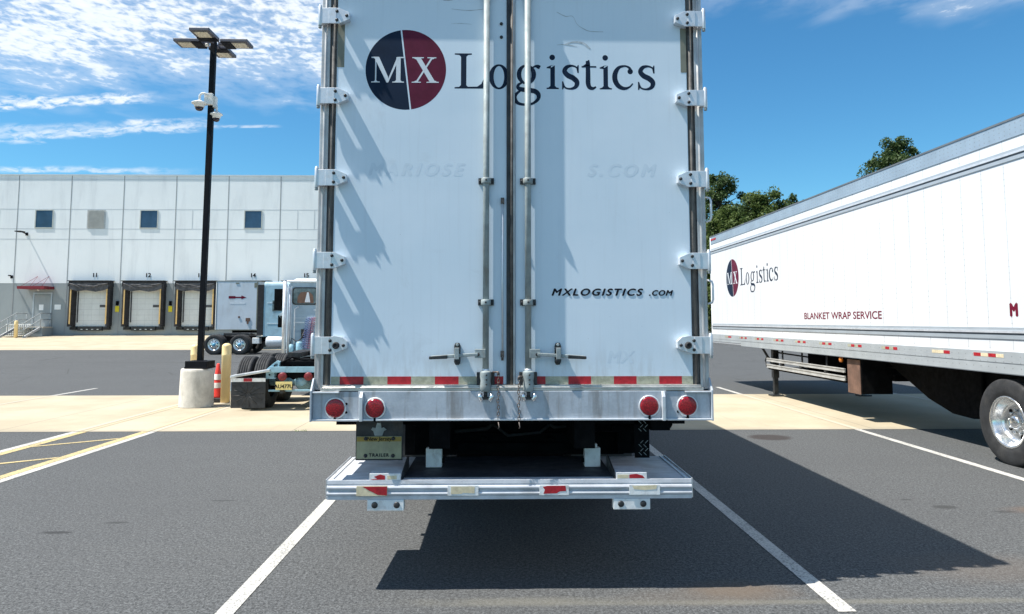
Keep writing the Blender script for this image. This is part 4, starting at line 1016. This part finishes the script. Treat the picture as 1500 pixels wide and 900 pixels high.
    if sleeper:
        rr_box(cw, yb, yb+1.6, .92, top, .22); yb += 1.6; rr_box(cw, yb, yb+1.35, .92, 2.95, .2)
        b.prism([(yb, 2.95), (yb, top-.05), (yb+1.2, 2.96)], -cw+.1, cw-.1, 'YZ')
        hood_y = yb+1.35
    else:
        rr_box(cw, yb, yb+1.55, .92, top, .16); hood_y = yb+1.55
        b.box(-cw-.02, cw+.02, yb-.03, yb+1.4, top-.02, top+.03, 1)
    cab = b.build('cab', ['cabgrey' if not sleeper else 'ltblue', 'bwhite'], K, bevel=.02)
    b = MB(); b.prism([(hood_y, .8), (hood_y, 1.95), (hood_y+.5, 1.85), (hood_y+1.5, 1.62), (hood_y+1.62, 1.5), (hood_y+1.62, .75)], -.75, .75, 'YZ'); 
    for s_ in (-1, 1): b.prism([(hood_y-.1, .9), (hood_y+.1, 1.25), (hood_y+1.0, 1.28), (hood_y+1.4, 1.05), (hood_y+1.45, .7), (hood_y+1.2, .7), (hood_y+1.05, 1.0), (hood_y+.3, 1.0), (hood_y+.1, .7)], *sorted((s_*.76, s_*1.18)), 'YZ')
    b.build('hood', 'ltblue', K, bevel=.05)
    b = MB(); b.box(-1.2, 1.2, hood_y+1.63, hood_y+1.8, .35, .75); b.build('bumper', 'chrome', K, bevel=.03)
    b = MB(); b.box(-.9, .9, hood_y-.02, hood_y+.01, 2.0, 2.5); b.build('windscreen', 'glassdark', K)
    if not sleeper:
        for xc in (-.66, .42):
            q = MB()
            w_, h0, h1, r_ = .30, 2.10, 2.52, .07; p = []
            for (cx_, cz, a0) in ((w_-r_, h1-r_, 0), (-w_+r_, h1-r_, 90), (-w_+r_, h0+r_, 180), (w_-r_, h0+r_, 270)):
                for k in range(5): a = R(a0+k*22.5); p.append((xc+cx_+r_*math.cos(a), cz+r_*math.sin(a)))
            q.prism(p, CY-.02, CY-.001, 'XZ', 0); wf = q.build('rear_window', 'rubber', cab)
            q = MB(); q.prism([(xc+(x-xc)*.90, 2.31+(z-2.31)*.88) for x, z in p], CY-.024, CY-.0205, 'XZ', 0); q.build('window_pane', 'glassdark', wf)
            q = MB(); q.prism([(xc-.18, 2.14), (xc-.17, 2.30), (xc-.10, 2.40), (xc+.10, 2.42), (xc+.19, 2.33), (xc+.21, 2.14)], CY-.0265, CY-.0245, 'XZ', 0); q.prism([(xc+.0, 2.16), (xc+.05, 2.40), (xc+.09, 2.40), (xc+.13, 2.16)], CY-.0285, CY-.027, 'XZ', 1); q.build('seat_back', ['brown', 'vinyl_white'], wf)
        b = MB()
        for z, x0, x1 in ((1.96, -.45, -.1), (1.66, -.92, -.66), (1.66, -.6, -.2), (1.96, .3, .9), (1.66, .3, .9)): b.box(x0, x1, CY-.012, CY-.001, z, z+.035)
        for x in (-.99, -.02): b.box(x, x+.025, CY-.012, CY-.001, 1.0, 2.55)
        b.box(-.95, .95, CY-.010, CY-.0005, 1.78, 1.79)
        b.build('cab_trim', 'alu_bright', cab)
        b = MB(); b.box(-.95, -.62, CY-.03, CY-.011, 1.10, 1.45); b.build('access_panel', 'cabgrey', cab, bevel=.006)
        b = MB(); b.box(.2, .9, CY-.03, CY-.011, 1.10, 1.55); b.build('access_panel', 'cabgrey', cab, bevel=.006)
        b = MB(); b.prism([(-1.1, top+.03), (1.1, top+.03), (1.0, top+.10), (-1.0, top+.10)], CY+.5, CY+1.5, 'XZ'); b.build('sun_visor', 'bwhite', cab, bevel=.02)
        b = MB(); b.tube([(-1.115, CY-.10, .80), (-1.115, CY-.10, 2.66)], .048, 14, 0); b.tube([(-1.02, CY-.03, .92), (-1.02, CY-.03, 2.5)], .03, 10, 0); b.build('exhaust_stack', ['alu_bright'], K)
        b = MB(); b.tube([(-.88, CY-.05, 1.15), (-.88, CY-.08, 1.2), (-.88, CY-.08, 2.0), (-.80, CY-.03, 2.06)], .014, 8); b.build('grab_handle', 'white_steel', K)
        b = MB(); b.tube([(-1.06, CY+.9, 2.58), (-1.28, CY+.9, 2.60), (-1.30, CY+.9, 2.50), (-1.32, CY+.9, 1.2), (-1.06, CY+.9, 1.1)], .018, 8, 0); b.box(-1.62, -1.34, CY+.86, CY+.92, 1.98, 2.52, 1); b.box(-1.52, -1.36, CY+.88, CY+.93, 1.55, 1.85, 1)
        b.lathe([(.09, 0), (.08, .05), (.0001, .06)], (-1.4, CY+.88, 1.85), 'Y', 14, 0)
        b.build('side_mirror', ['alu_bright', 'black_steel'], K, bevel=.01)
        # coiled air lines
        for j, (mt, dx_) in enumerate((('blueline', -.03), ('redline', .11), ('purple', .05))):
            pts = []
            for k in range(126):
                t_ = k/125; a = k*.72
                pts.append((-.62+dx_+.10*t_+.042*math.cos(a), CY-.15+.042*math.sin(a), 1.05+t_*(.75)))
            b = MB(); b.tube(pts, .0060, 5); b.build('air_line', mt, K)
        b = MB(); b.lathe([(.0001, .95), (.07, .96), (.08, 1.0), (.08, 1.18), (.06, 1.22), (.0001, 1.23)], (-.74, CY-.12, 0), 'Z', 14, 0); b.lathe([(.0001, .95), (.05, .96), (.055, 1.15), (.0001, 1.17)], (-.93, CY-.12, 0), 'Z', 12, 0)
        b.tube([(-.95, CY-.12, 1.18), (-.93, CY-.1, 1.3), (-.80, CY-.1, 1.22), (-.7, CY-.12, 1.3), (-.62, CY-.1, 1.5)], .014, 6, 1); b.box(-.72, -.60, CY-.08, CY-.02, 1.3, 1.52, 1)
        b.build('air_fittings', ['skyblue_frame', 'dark_steel'], K)
        b = MB()
        for x in (-.55, 0.05, .3): b.lathe([(.05, 0), (.04, -.05), (.015, -.12), (.015, -.35)], (x, CY+.9, top+.09), 'Y', 12); b.box(x-.01, x+.01, CY+.7, CY+.75, top+.03, top+.06)
        b.build('roof_horn', 'chrome', K)
    else:
        b = MB(); b.box(-cw+.05, cw-.05, CY-.02, CY-.001, 1.0, 3.4); b.box(-cw-.004, -cw+.06, CY-.32, CY, .95, 3.45) if False else None
        b.box(cw-.02, cw+.02, CY-.30, CY-.001, 1.0, 3.55); b.box(-cw-.02, -cw+.02, CY-.30, CY-.001, 1.0, 3.55); b.build('gap_fairing', 'rubber', K)
        b = MB()
        for (a0, a1, z) in ((.2, 1.4, 1.55), (1.75, 2.75, 1.55), (.2, 1.4, 2.6)): b.box(cw+.0005, cw+.012, CY+a0, CY+a1, z, z+.04)
        b.build('side_trim', 'alu_bright', cab)
        b = MB(); b.prism([(CY+1.85, 2.15), (CY+1.85, 2.75), (CY+2.6, 2.75), (CY+2.8, 2.15)], cw+.0005, cw+.012, 'YZ'); b.build('door_window', 'glassdark', cab)
        b = MB(); b.prism([(CY+.45, 2.2), (CY+.45, 2.75), (CY+1.1, 2.75), (CY+1.1, 2.2)], cw+.0005, cw+.012, 'YZ'); b.build('sleeper_window', 'glassdark', cab)
        b = MB(); b.lathe([(.0001, CY+.15), (.26, CY+.16), (.31, CY+.25), (.31, CY+1.55), (.26, CY+1.62), (.0001, CY+1.63)], (.92, 0, .66), 'Y', 28, 0); b.build('fuel_tank', 'alu_bright', K)
        b = MB(); b.box(.6, 1.05, 2.45, 2.8, .55, .85); b.build('battery_box', 'white_steel', K, bevel=.02)
        b = MB(); b.box(-.3, .3, .3, .31, 1.0, 1.02); b.box(.60, 1.2, .2, 2.3, 1.035, 1.05) if False else None; b.build('deck_light', 'white_steel', K)
        b = MB()
        for s_ in (-1, 1): b.box(s_*1.0-.05, s_*1.0+.05, CY+2.7, CY+2.8, 1.9, 2.6)
        b.build('side_mirror', 'black_steel', K)
    return K
tractor('bobtail_tractor', 'pale blue day cab tractor seen from behind, black cross-ribbed mud flap beside the bollard', (-3.83, 14.05, 0), R(2.2), 'ltblue')
tractor('bobtail_tractor', 'light blue sleeper tractor standing side-on in front of the dock, blue wheel hubs', (-14.9, 38.0, 0), R(-90), 'ltblue', True)

# ------------------------------------------------------------ docked trailer
D = thing('semi_trailer', 'old white trailer backed to the dock, its nose with a small red arrow facing out', 'trailer', (-15.45, 43.0, .03))
b = MB(); p = []
for k in range(6): a = R(180+k*18); p.append((-1.17+.12*math.cos(a), .12+.12*math.sin(a)))
for k in range(6): a = R(270+k*18); p.append((1.17+.12*math.cos(a), .12+.12*math.sin(a)))
p += [(1.29, 14.4), (-1.29, 14.4)]
b.prism(p, 1.17, 4.02, 'XY'); 
MT['old_white'] = M('chalky_old_trailer_paint', (.62, .67, .72), .5, 0, .05, 1.2, 0, 30, (.36, .33, .30), .35, (2, 2, .6))
b.build('body', 'old_white', D)
b = MB(); b.box(-1.30, 1.30, -.01, 14.4, 4.021, 4.06, 0); b.box(-1.22, -1.19, -.012, -.001, 1.2, 4.0, 0); b.box(1.16, 1.22, -.012, -.001, 1.2, 4.0, 0); b.box(-1.28, 1.28, -.012, 0, 1.12, 1.165, 0)
b.build('edge_rail', 'tape_old', D)
b = MB(); b.box(-.45, .25, -.006, -.001, 3.03, 3.11); b.prism([(.25, 2.96), (.55, 3.07), (.25, 3.18)], -.006, -.001, 'XZ'); b.box(-.50, -.1, -.0065, -.0061, 3.0, 3.15); b.build('arrow_emblem', 'maroon_red', D)
b = MB(); b.box(-.42, .5, -.006, -.001, 2.66, 2.78); b.build('worn_lettering', 'vinyl_white', D)
b = MB(); b.box(.55, .8, -.03, 0, 1.65, 1.85); b.box(.62, .72, -.04, 0, 1.5, 1.66); b.box(.1, .2, -.03, 0, 1.85, 1.95); b.build('air_connector', 'brown', D)
b = MB(); b.box(1.0, 1.15, -.008, -.001, 3.65, 3.95); b.build('vent', 'tape_old', D); MB().box(-.1, .1, -.02, 0, 3.88, 3.95).build('marker_lamp', 'tape_old', D)
for s_ in (-1, 1):
    b = MB(); b.box(s_*.9-.07, s_*.9+.07, 2.4, 2.54, -.02, 1.17); b.build('landing_leg', 'dark_steel', D)
for y in (11.6, 12.9):
    for s_ in (-1, 1):
        wq = wheel(D, s_*1.1, y, .51, .27, 'deep', s_); wq.location.z = .86
b = MB(); b.box(-.6, .6, 1, 14, .95, 1.168); b.build('chassis_rail', 'black_steel', D)

# ------------------------------------------------------------ warehouse
WY = 58.0; WX0, WX1 = -93.0, 6.0; TOP = 13.42
Wd = thing('warehouse', 'long white and grey tilt-up warehouse with numbered loading docks', 'building', (0, WY, 0))
MB().box(WX0, WX1, 0, 60, 4.705, TOP).build('upper_wall', 'bwhite', Wd)
MB().box(WX0, WX1, .002, 60, -.2, 4.7045).build('lower_wall', 'bgrey', Wd)
b = MB(); b.box(WX0-.05, WX1+.05, -.05, .25, TOP, TOP+.11); b.build('parapet_cap', 'coping', Wd)
b = MB(); x = -17.59+4.2*5; 
while x > WX0:
    b.box(x-.028, x+.028, -.012, -.0005, .2, TOP-.001); x -= 4.2
b.build('panel_joint', 'joint', Wd)
b = MB()
for z in (10.68, 9.09, 8.25): b.box(WX0, WX1, -.006, -.0004, z-.02, z+.02)
b.box(WX0, WX1, -.007, -.0004, 13.1, 13.13)
b.build('wall_reveal', 'joint_pale', Wd)
def window_at(x, kind):
    z0, z1, h = 9.12, 10.63, .73
    if kind == 'w':
        b = MB(); 
        for (a0, a1, c0, c1) in ((-h, h, z0, z0+.07), (-h, h, z1-.06, z1), (-h, -h+.08, z0+.071, z1-.061), (h-.06, h, z0+.071, z1-.061)): b.box(x+a0, x+a1, -.04, -.0125, c0, c1)
        o = b.build('window', 'frame_l', Wd)
        MB().box(x-h+.081, x+h-.061, -.022, -.0128, z0+.071, z1-.061).build('pane', 'pane', o)
    elif kind == 'l':
        b = MB(); b.box(x-h, x+h, -.03, -.0125, z0, z1)
        for k in range(15): b.add([(x-h+.08, -.031, z0+.06+k*.095), (x+h-.08, -.031, z0+.06+k*.095), (x+h-.08, -.075, z0+.11+k*.095), (x-h+.08, -.075, z0+.11+k*.095)], [(0, 1, 2, 3)])
        b.build('louvre', 'louver', Wd)
    else:
        b = MB(); b.box(x-.7, x-.66, -.01, -.0062, z0, z1); b.box(x+.66, x+.7, -.01, -.0062, z0, z1); b.build('blank_panel_edge', 'joint_pale', Wd)
docks = {15: -15.5, 14: -19.75, 13: -23.95, 12: -28.1, 11: -32.3, 16: -11.3, 17: -7.1, 18: -2.9}
for n_, x in docks.items(): window_at(x, {11: 'l', 13: 'b', 15: 'b', 16: 'w', 18: 'w'}.get(n_, 'w') if n_ != 17 else 'b')
window_at(-36.45, 'w'); window_at(-40.7, 'b'); window_at(-44.8, 'w')
def dock(x, num):
    z0, z1 = 1.28, 4.35
    b = MB(); b.box(x-1.25, x+1.25, -.03, -.0125, z0, z1, 0)
    for k in range(1, 7): b.box(x-1.25, x+1.25, -.034, -.0302, z0+k*.44, z0+k*.44+.02, 1)
    for k in range(1, 4): b.box(x-1.25+k*.62, x-1.25+k*.62+.012, -.0335, -.0302, z0, z1, 1)
    b.box(x+.62, x+1.25, -.045, -.0345, 2.78, 2.98, 2); b.box(x-1.15, x-1.05, -.06, -.031, z0+.3, z1-.3, 2)
    b.build('dock_door', ['dockdoor', 'louver', 'dseal_pleat'], Wd)
    b = MB()
    for s_ in (-1, 1):
        xa, xb = x+s_*1.24, x+s_*1.62
        b.prism([(xa-s_*.02, -.03), (xb, -.0125), (xb, -.50), (xb-s_*.10, -.56), (xa+s_*.08, -.45)], 1.25, 4.62, 'XY', 0)
    b.prism([(x-1.66, 4.42), (x+1.66, 4.42), (x+1.60, 4.84), (x-1.60, 4.84)], -.58, -.0125, 'XZ', 0)
    b.box(x-1.70, x+1.70, -.66, -.0125, 4.841, 4.90, 0)
    so_ = b.build('dock_seal', 'dseal', Wd)
    b = MB()
    for s_ in (-1, 1): b.box(*sorted((x+s_*1.36, x+s_*1.46)), -.585, -.561, 1.45, 4.25)
    b.build('guide_stripe', 'safety', so_)
    b = MB()      # sagging head curtain folds
    for j in range(5):
        pts = []
        for k in range(13):
            t_ = k/12; sag = .50-.07*j
            pts.append((x-1.5+3.0*t_, -.60-.02*math.sin(k+j), 4.66-.0*j-(.34-.05*j)*math.sin(math.pi*t_)*(1+.3*math.sin(t_*9+j*1.7+num))))
        b.tube(pts, .045, 6)
    b.prism([(x-1.5, 4.2), (x-.9, 4.05), (x-.2, 4.12), (x+.5, 4.0), (x+1.1, 4.1), (x+1.5, 4.25), (x+1.5, 4.7), (x-1.5, 4.7)], -.60, -.565, 'XZ')
    b.build('head_curtain', 'dseal_pleat', so_)
    b = MB(); b.box(x-.95, x+.95, -.22, -.0125, .93, 1.24, 0); b.box(x-1.55, x-1.05, -.25, -.0125, 1.0, 1.22, 1); b.box(x+1.05, x+1.55, -.25, -.0125, 1.0, 1.22, 1)
    for k in range(4): b.box(x-.7+k*.42, x-.55+k*.42, -.226, -.2205, 1.0, 1.06, 2)
    b.build('dock_leveller', ['dark_steel', 'rubber', 'alu'], Wd)
    b = MB(); b.box(x-1.45, x+1.45, -.03, -.0125, .60, .64); b.build('pit_edge', 'joint', Wd)
    text('dock_number', str(num), .46, 'black_vinyl', Wd, (x+.12, -.02, 5.20), align='CENTER', bold=.02)
    b = MB(); b.box(x+1.85, x+2.15, -.06, -.0125, 2.42, 2.88); b.build('yellow_sign', 'yellow', Wd)
    b = MB(); b.box(x+1.92, x+2.10, -.14, -.0125, 2.94, 3.28); b.build('dock_light', 'black_steel', Wd)
for n_, x in docks.items(): dock(x, n_)
# personnel door with red canopy
b = MB(); b.box(-36.85, -35.55, -.05, -.0125, 1.22, 3.75); dd = b.build('door', 'bgrey', Wd)
b = MB(); b.box(-36.95, -36.851, -.07, -.0125, 1.22, 3.85); b.box(-35.549, -35.45, -.07, -.0125, 1.22, 3.85); b.box(-36.95, -35.45, -.07, -.0125, 3.8505, 3.95); b.build('door_frame', 'rt_rib', dd)
b = MB(); b.box(-36.45, -36.1, -.056, -.0505, 2.55, 3.0); b.build('door_notice', 'bwhite', dd)
b = MB(); b.box(-35.25, -34.75, -.03, -.0125, 2.60, 3.0); b.build('wall_notice', 'bwhite', Wd)
b = MB(); b.prism([(-1.3, 4.2), (-.0125, 4.2), (-.0125, 4.42), (-1.3, 4.42)], -37.45, -35.35, 'YZ'); cn = b.build('canopy', 'redcanopy', Wd)
b = MB()
for x in (-37.2, -36.3): b.tube([(x, -1.2, 4.42), (x+.5, -.02, 5.25)], .013, 6); b.tube([(x+.5, -.02, 5.25), (x+.7, -1.2, 4.42)], .013, 6)
b.build('canopy_stay', 'redcanopy', cn)
b = MB(); b.lathe([(.09, 0), (.09, -.08), (.0001, -.1)], (-36.9+.55, -.4, 4.19), 'Z', 12); b.build('canopy_lamp', 'cctv', cn)
# stairs
S = thing('metal_stairs', 'grey steel stairs with tube handrails leading up to the door under the red canopy', 'stairs', (-36.4, 58, .45))
b = MB(); b.box(-.95, 1.15, -1.35, -.09, .72, .80); b.build('landing', 'base_conc', S)
b = MB(); b.box(.2, 1.1, -1.3, -.09, -.2, .7195); b.build('landing_base', 'bgrey', S)
b = MB()
for k in range(6):
    z = .72-.13*(k+1)+.0; y = -1.35-.28*(k+1)
    b.box(-.9, .9, y, y+.26, z, z+.035)
b.build('treads', 'dark_steel', S)
b = MB()
for s_ in (-.95, .90): b.prism([(-1.35, .80), (-1.35, .60), (-3.15, -.06), (-3.35, -.06), (-3.35, .06)], s_, s_+.05, 'YZ')
b.build('stringer', 'alu_bright', S)
for x in (-.92, .93):
    b = MB()
    for h in (.55, 1.05):
        b.tube([(x, -.1, .8+h), (x, -1.35, .8+h), (x, -3.3, h*1.0+.02), (x, -3.5, h+.02)], .035, 8)
    for y, z in ((-.15, .8), (-1.35, .8), (-2.3, .40), (-3.25, .0)): b.tube([(x, y, z-.05), (x, y, z+1.05)], .03, 8)
    b.build('handrail', 'stairgrey', S)
rz_ = MB()
for k in range(12): rz_.box(-1.95+k*.16, -1.88+k*.16, -.9, -.85, -.1, .95)
rz_.box(-2.0, -.1, -.92, -.83, .95, 1.02); rz_.build('railing_panel', 'white_steel', S)
# wall lights
def wall_light(x, z, arm, sz, label):
    t_ = thing('wall_light', label, 'light', (x, WY, z), 0, 'lights on the warehouse wall')
    b = MB(); b.tube([(0, -.013, 0), (0, -arm, .10)], .05, 8); b.box(-.10, .10, -.04, -.0128, -.12, .12); b.build('arm', 'lamp_black', t_)
    b = MB(); b.box(-.20*sz, .20*sz, -arm-.45*sz, -arm+.05, .06, .14); b.build('lamp_head', 'lamp_black', t_, bevel=.01)
wall_light(-37.75, 8.65, .62, 1.2, 'dark arm light high on the white wall above and left of the red canopy')
wall_light(-38.75, 5.2, .22, .35, 'small dark lamp on the white wall left of the red canopy')

# ------------------------------------------------------------ lamp post
LX, LY = -5.985, 14.70
lampb = thing('street_lamp', 'tall black parking lot lamp with four flat heads on a round concrete base', 'street lamp', (LX, LY, 0)); lampb.rotation_euler = (0, R(.38), 0)   # the pole leans a little
b = MB(); b.lathe([(.332, 0), (.328, .02), (.314, .70), (.308, .745), (.290, .765), (.0001, .768)], (-.045, 0, 0), 'Z', 48); b.build('concrete_base', 'base_conc', lampb)
b = MB(); b.box(-.225, .225, -.225, .225, .769, .80); b.box(-.215, .215, -.215, .215, .80, .915); b.box(-.10, .10, -.10, .10, .915, .925); b.build('base_cover', 'lamp_black', lampb, bevel=.01)
b = MB(); b.box(-.054, .054, -.054, .054, .80, 7.55); b.build('pole', 'lamp_black', lampb, bevel=.012)
hd = []
for k, (a, ll) in enumerate(((0, .50), (90, .50), (180, .50), (270, .50))):
    X = Matrix.Rotation(R(a), 4, 'Z')
    b = MB(); b.box(.10, .24, -.045, .045, 7.46, 7.53, 0, X); b.box(.20, .76, -.20, .20, 7.47, 7.535, 0, X)
    h_ = b.build('lamp_head', 'lamp_grey', lampb, bevel=.012)
    b = MB(); b.box(.42, .69, -.13, .13, 7.458, 7.4695, 0, X); b.build('lamp_lens', 'lens', h_)
    b = MB(); b.box(.205, .40, -.19, .19, 7.455, 7.4695, 0, X); b.build('driver_box', 'lamp_black', h_)
b = MB(); b.lathe([(.03, 7.40), (.035, 7.44), (.03, 7.455)], (-.10, -.1, 0), 'Z', 12); b.build('photocell', 'cctv', lampb)
def cctv(x, y, z, s_, label, dirx):
    t_ = thing('security_camera', label, 'camera', (x, y, z), 0, 'dome cameras on the lamp post')
    b = MB(); b.lathe([(.0001, .075), (.03, .07), (.05, .055), (.15*s_, .012), (.155*s_, 0), (.15*s_, -.012), (.10*s_, -.03), (.095*s_, -.08), (.085*s_, -.085)], (0, 0, 0), 'Z', 28); b.build('housing', 'cctv', t_)
    b = MB(); b.lathe([(.083*s_, -.083), (.078*s_, -.12), (.05*s_, -.15), (.0001, -.162)], (0, 0, 0), 'Z', 24); b.build('dome', 'dome', t_)
    b = MB(); b.tube([(0, 0, .06), (0, 0, .16), (dirx*.03, 0, .205), (dirx*.10, 0, .215), (dirx*.17, 0, .16)], .022, 10); b.box(*sorted((dirx*.13, dirx*.20)), -.05, .05, .02, .25) if False else None
    b.build('bracket_arm', 'cctv', t_)
cctv(LX-.135, LY-.16, 6.17, 1.0, 'white dome camera on the left side of the lamp post, the upper one', 1)
cctv(LX+.165, LY-.02, 5.98, .8, 'smaller white dome camera on the right side of the lamp post, the lower one', -1)
b = MB(); b.box(-.10, .065, -.13, -.0545, 6.16, 6.40); b.box(.0545, .11, -.06, .06, 6.12, 6.36); b.build('camera_mount', 'cctv', lampb, bevel=.008)

# ------------------------------------------------------------ bollards, cone
def bollard(x, y, h, r_, label, z=0):
    t_ = thing('bollard', label, 'bollard', (x, y, z), 0, 'pale yellow bollards')
    b = MB(); prof = [(r_, 0), (r_, h*.79), (r_+.003, h*.795), (r_+.003, h*.81), (r_, h*.815), (r_, h-.07)]
    for k in range(1, 7): a = R(k*15); prof.append((r_*math.cos(a)+.0001, h-.07+.07*math.sin(a)))
    b.lathe(prof, (0, 0, 0), 'Z', 28); b.build('sleeve', 'bollard', t_); 
    b = MB(); b.lathe([(r_+.004, 0), (r_+.004, .02), (r_, .022)], (0, 0, 0), 'Z', 28); b.build('collar', 'base_conc', t_)
bollard(-5.66, 15.25, 1.25, .095, 'pale yellow bollard standing next to the traffic cone')
bollard(-6.83, 16.5, 1.19, .095, 'pale yellow bollard half hidden behind the round concrete lamp base')
bollard(-35.95, 54.6, 1.30, .125, 'small distant yellow bollard in front of the steel stairs', gz(54.6))
cn = thing('traffic_cone', 'red traffic cone with two pale collars between lamp base and bollard', 'cone', (-5.94, 15.55, 0))
b = MB(); b.box(-.19, .19, -.19, .19, 0, .10); b.build('base', 'rubber', cn, bevel=.02)
b = MB(); b.lathe([(.155, .10), (.145, .13), (.115, .33), (.112, .34), (.090, .44), (.088, .45), (.062, .60), (.058, .62), (.030, .80), (.022, .81), (.022, .80)], (0, 0, 0), 'Z', 28); b.build('body', 'cone_red', cn)
b = MB(); b.lathe([(.123, .30), (.1045, .41)], (0, 0, 0), 'Z', 28, caps=False); b.lathe([(.092, .47), (.0715, .59)], (0, 0, 0), 'Z', 28, caps=False); b.build('collar', 'cone_white', cn)

# ------------------------------------------------------------ trees
def tree(label, x, y, h, rad, seed, n=9000, mat='leaf', crown0=.12, leaf=.20, clumps=34):
    rnd = random.Random(seed); t_ = thing('tree', label, 'tree', (x, y, 0), 0, 'trees beyond the lot')
    b = MB(); top = Vector((rnd.uniform(-.5, .5), 0, h*.8))
    b.tube([(0, 0, 0), (.1, .1, h*.25), (top.x*.5, 0, h*.5), tuple(top)], [.30, .24, .16, .05], 9)
    cl_ = []
    for k in range(clumps):
        z = crown0*h+(h*.94-crown0*h)*((k+.5)/clumps)**.9; f = (z-crown0*h)/(h-crown0*h)
        rr = rad*(math.sin(math.pi*min(max(f*.86+.14, 0), 1))**.6)
        a = rnd.uniform(0, 2*math.pi); d = rr*math.sqrt(rnd.random())*.8
        c_ = Vector((d*math.cos(a), d*math.sin(a), z+rnd.uniform(-.4, .4))); cl_.append((c_, rad*rnd.uniform(.11, .27)*(1-.3*f)))
        s0 = Vector((top.x*.4, 0, max(z-d*.9, h*.15)))
        b.tube([s0, s0.lerp(c_, .5)+Vector((0, 0, .2)), c_], [.07, .045, .015], 5)
    b.build('trunk', 'bark', t_)
    me_v = []; me_f = []
    for i in range(n):
        c_, r_ = cl_[rnd.randrange(len(cl_))]
        v = Vector((rnd.gauss(0, 1), rnd.gauss(0, 1), rnd.gauss(0, .8))).normalized()*r_*(rnd.random()**.38)*1.1
        p_ = c_+v; s_ = leaf*rnd.uniform(.5, 1.3)
        q = Euler((rnd.uniform(-1.1, 1.1), rnd.uniform(-1.1, 1.1), rnd.uniform(0, 6.3))).to_matrix()
        o = len(me_v)
        for (a, b2) in ((-1, -.35), (0, -.6), (1, .1), (.2, .62)): me_v.append(p_+q@Vector((a*s_, b2*s_, 0)))
        me_f.append((o, o+1, o+2, o+3))
    m_ = MB(); m_.add(me_v, me_f); m_.build('crown', mat, t_, recalc=False)
    return t_
tree('tall light-crowned tree just right of the trailer doors', 22.6, 71, 17.2, 3.6, 3, 20000, 'leaf_dark', .25, .135, 120)
tree('broad green tree rising behind the front end of the long trailer', 26.4, 70, 14.9, 4.6, 5, 36000, 'leaf', .1, .15, 200)
tree('low dark tree at the right end of the clump, meeting the trailer roof line', 28.9, 68, 14.0, 2.8, 8, 20000, 'leaf_dark', .1, .14, 130)
tree('separate dark tree whose top shows alone above the long trailer roof', 40.9, 72, 21.0, 4.7, 12, 36000, 'leaf_dark', .2, .15, 170)
tree('dense green tree filling the narrow gap between the two trailers', 21.8, 66, 12.6, 3.9, 15, 34000, 'leaf', .02, .16, 190)
tree('bushy lower tree behind the tree gap at the trailer nose', 24.8, 75, 14.0, 4.8, 18, 26000, 'leaf_dark', .04, .19, 170)
# tiny weed at the edge of the concrete
b = MB()
for k in range(22):
    a = random.uniform(0, 6.28); l_ = random.uniform(.03, .07); o_ = Vector((-3.05+random.uniform(-.09, .09), 11.42+random.uniform(-.02, .02), .004))
    b.add([o_, o_+Vector((.006, 0, 0)), o_+Vector((l_*.7*math.cos(a), l_*.7*math.sin(a), l_*.6))], [(0, 1, 2)])
wd_ = b.build('weed', 'grass', recalc=False); tag(wd_, 'small green weed growing at the edge of the concrete strip left of the trailer', 'weed')
scene.cycles.max_bounces = 6
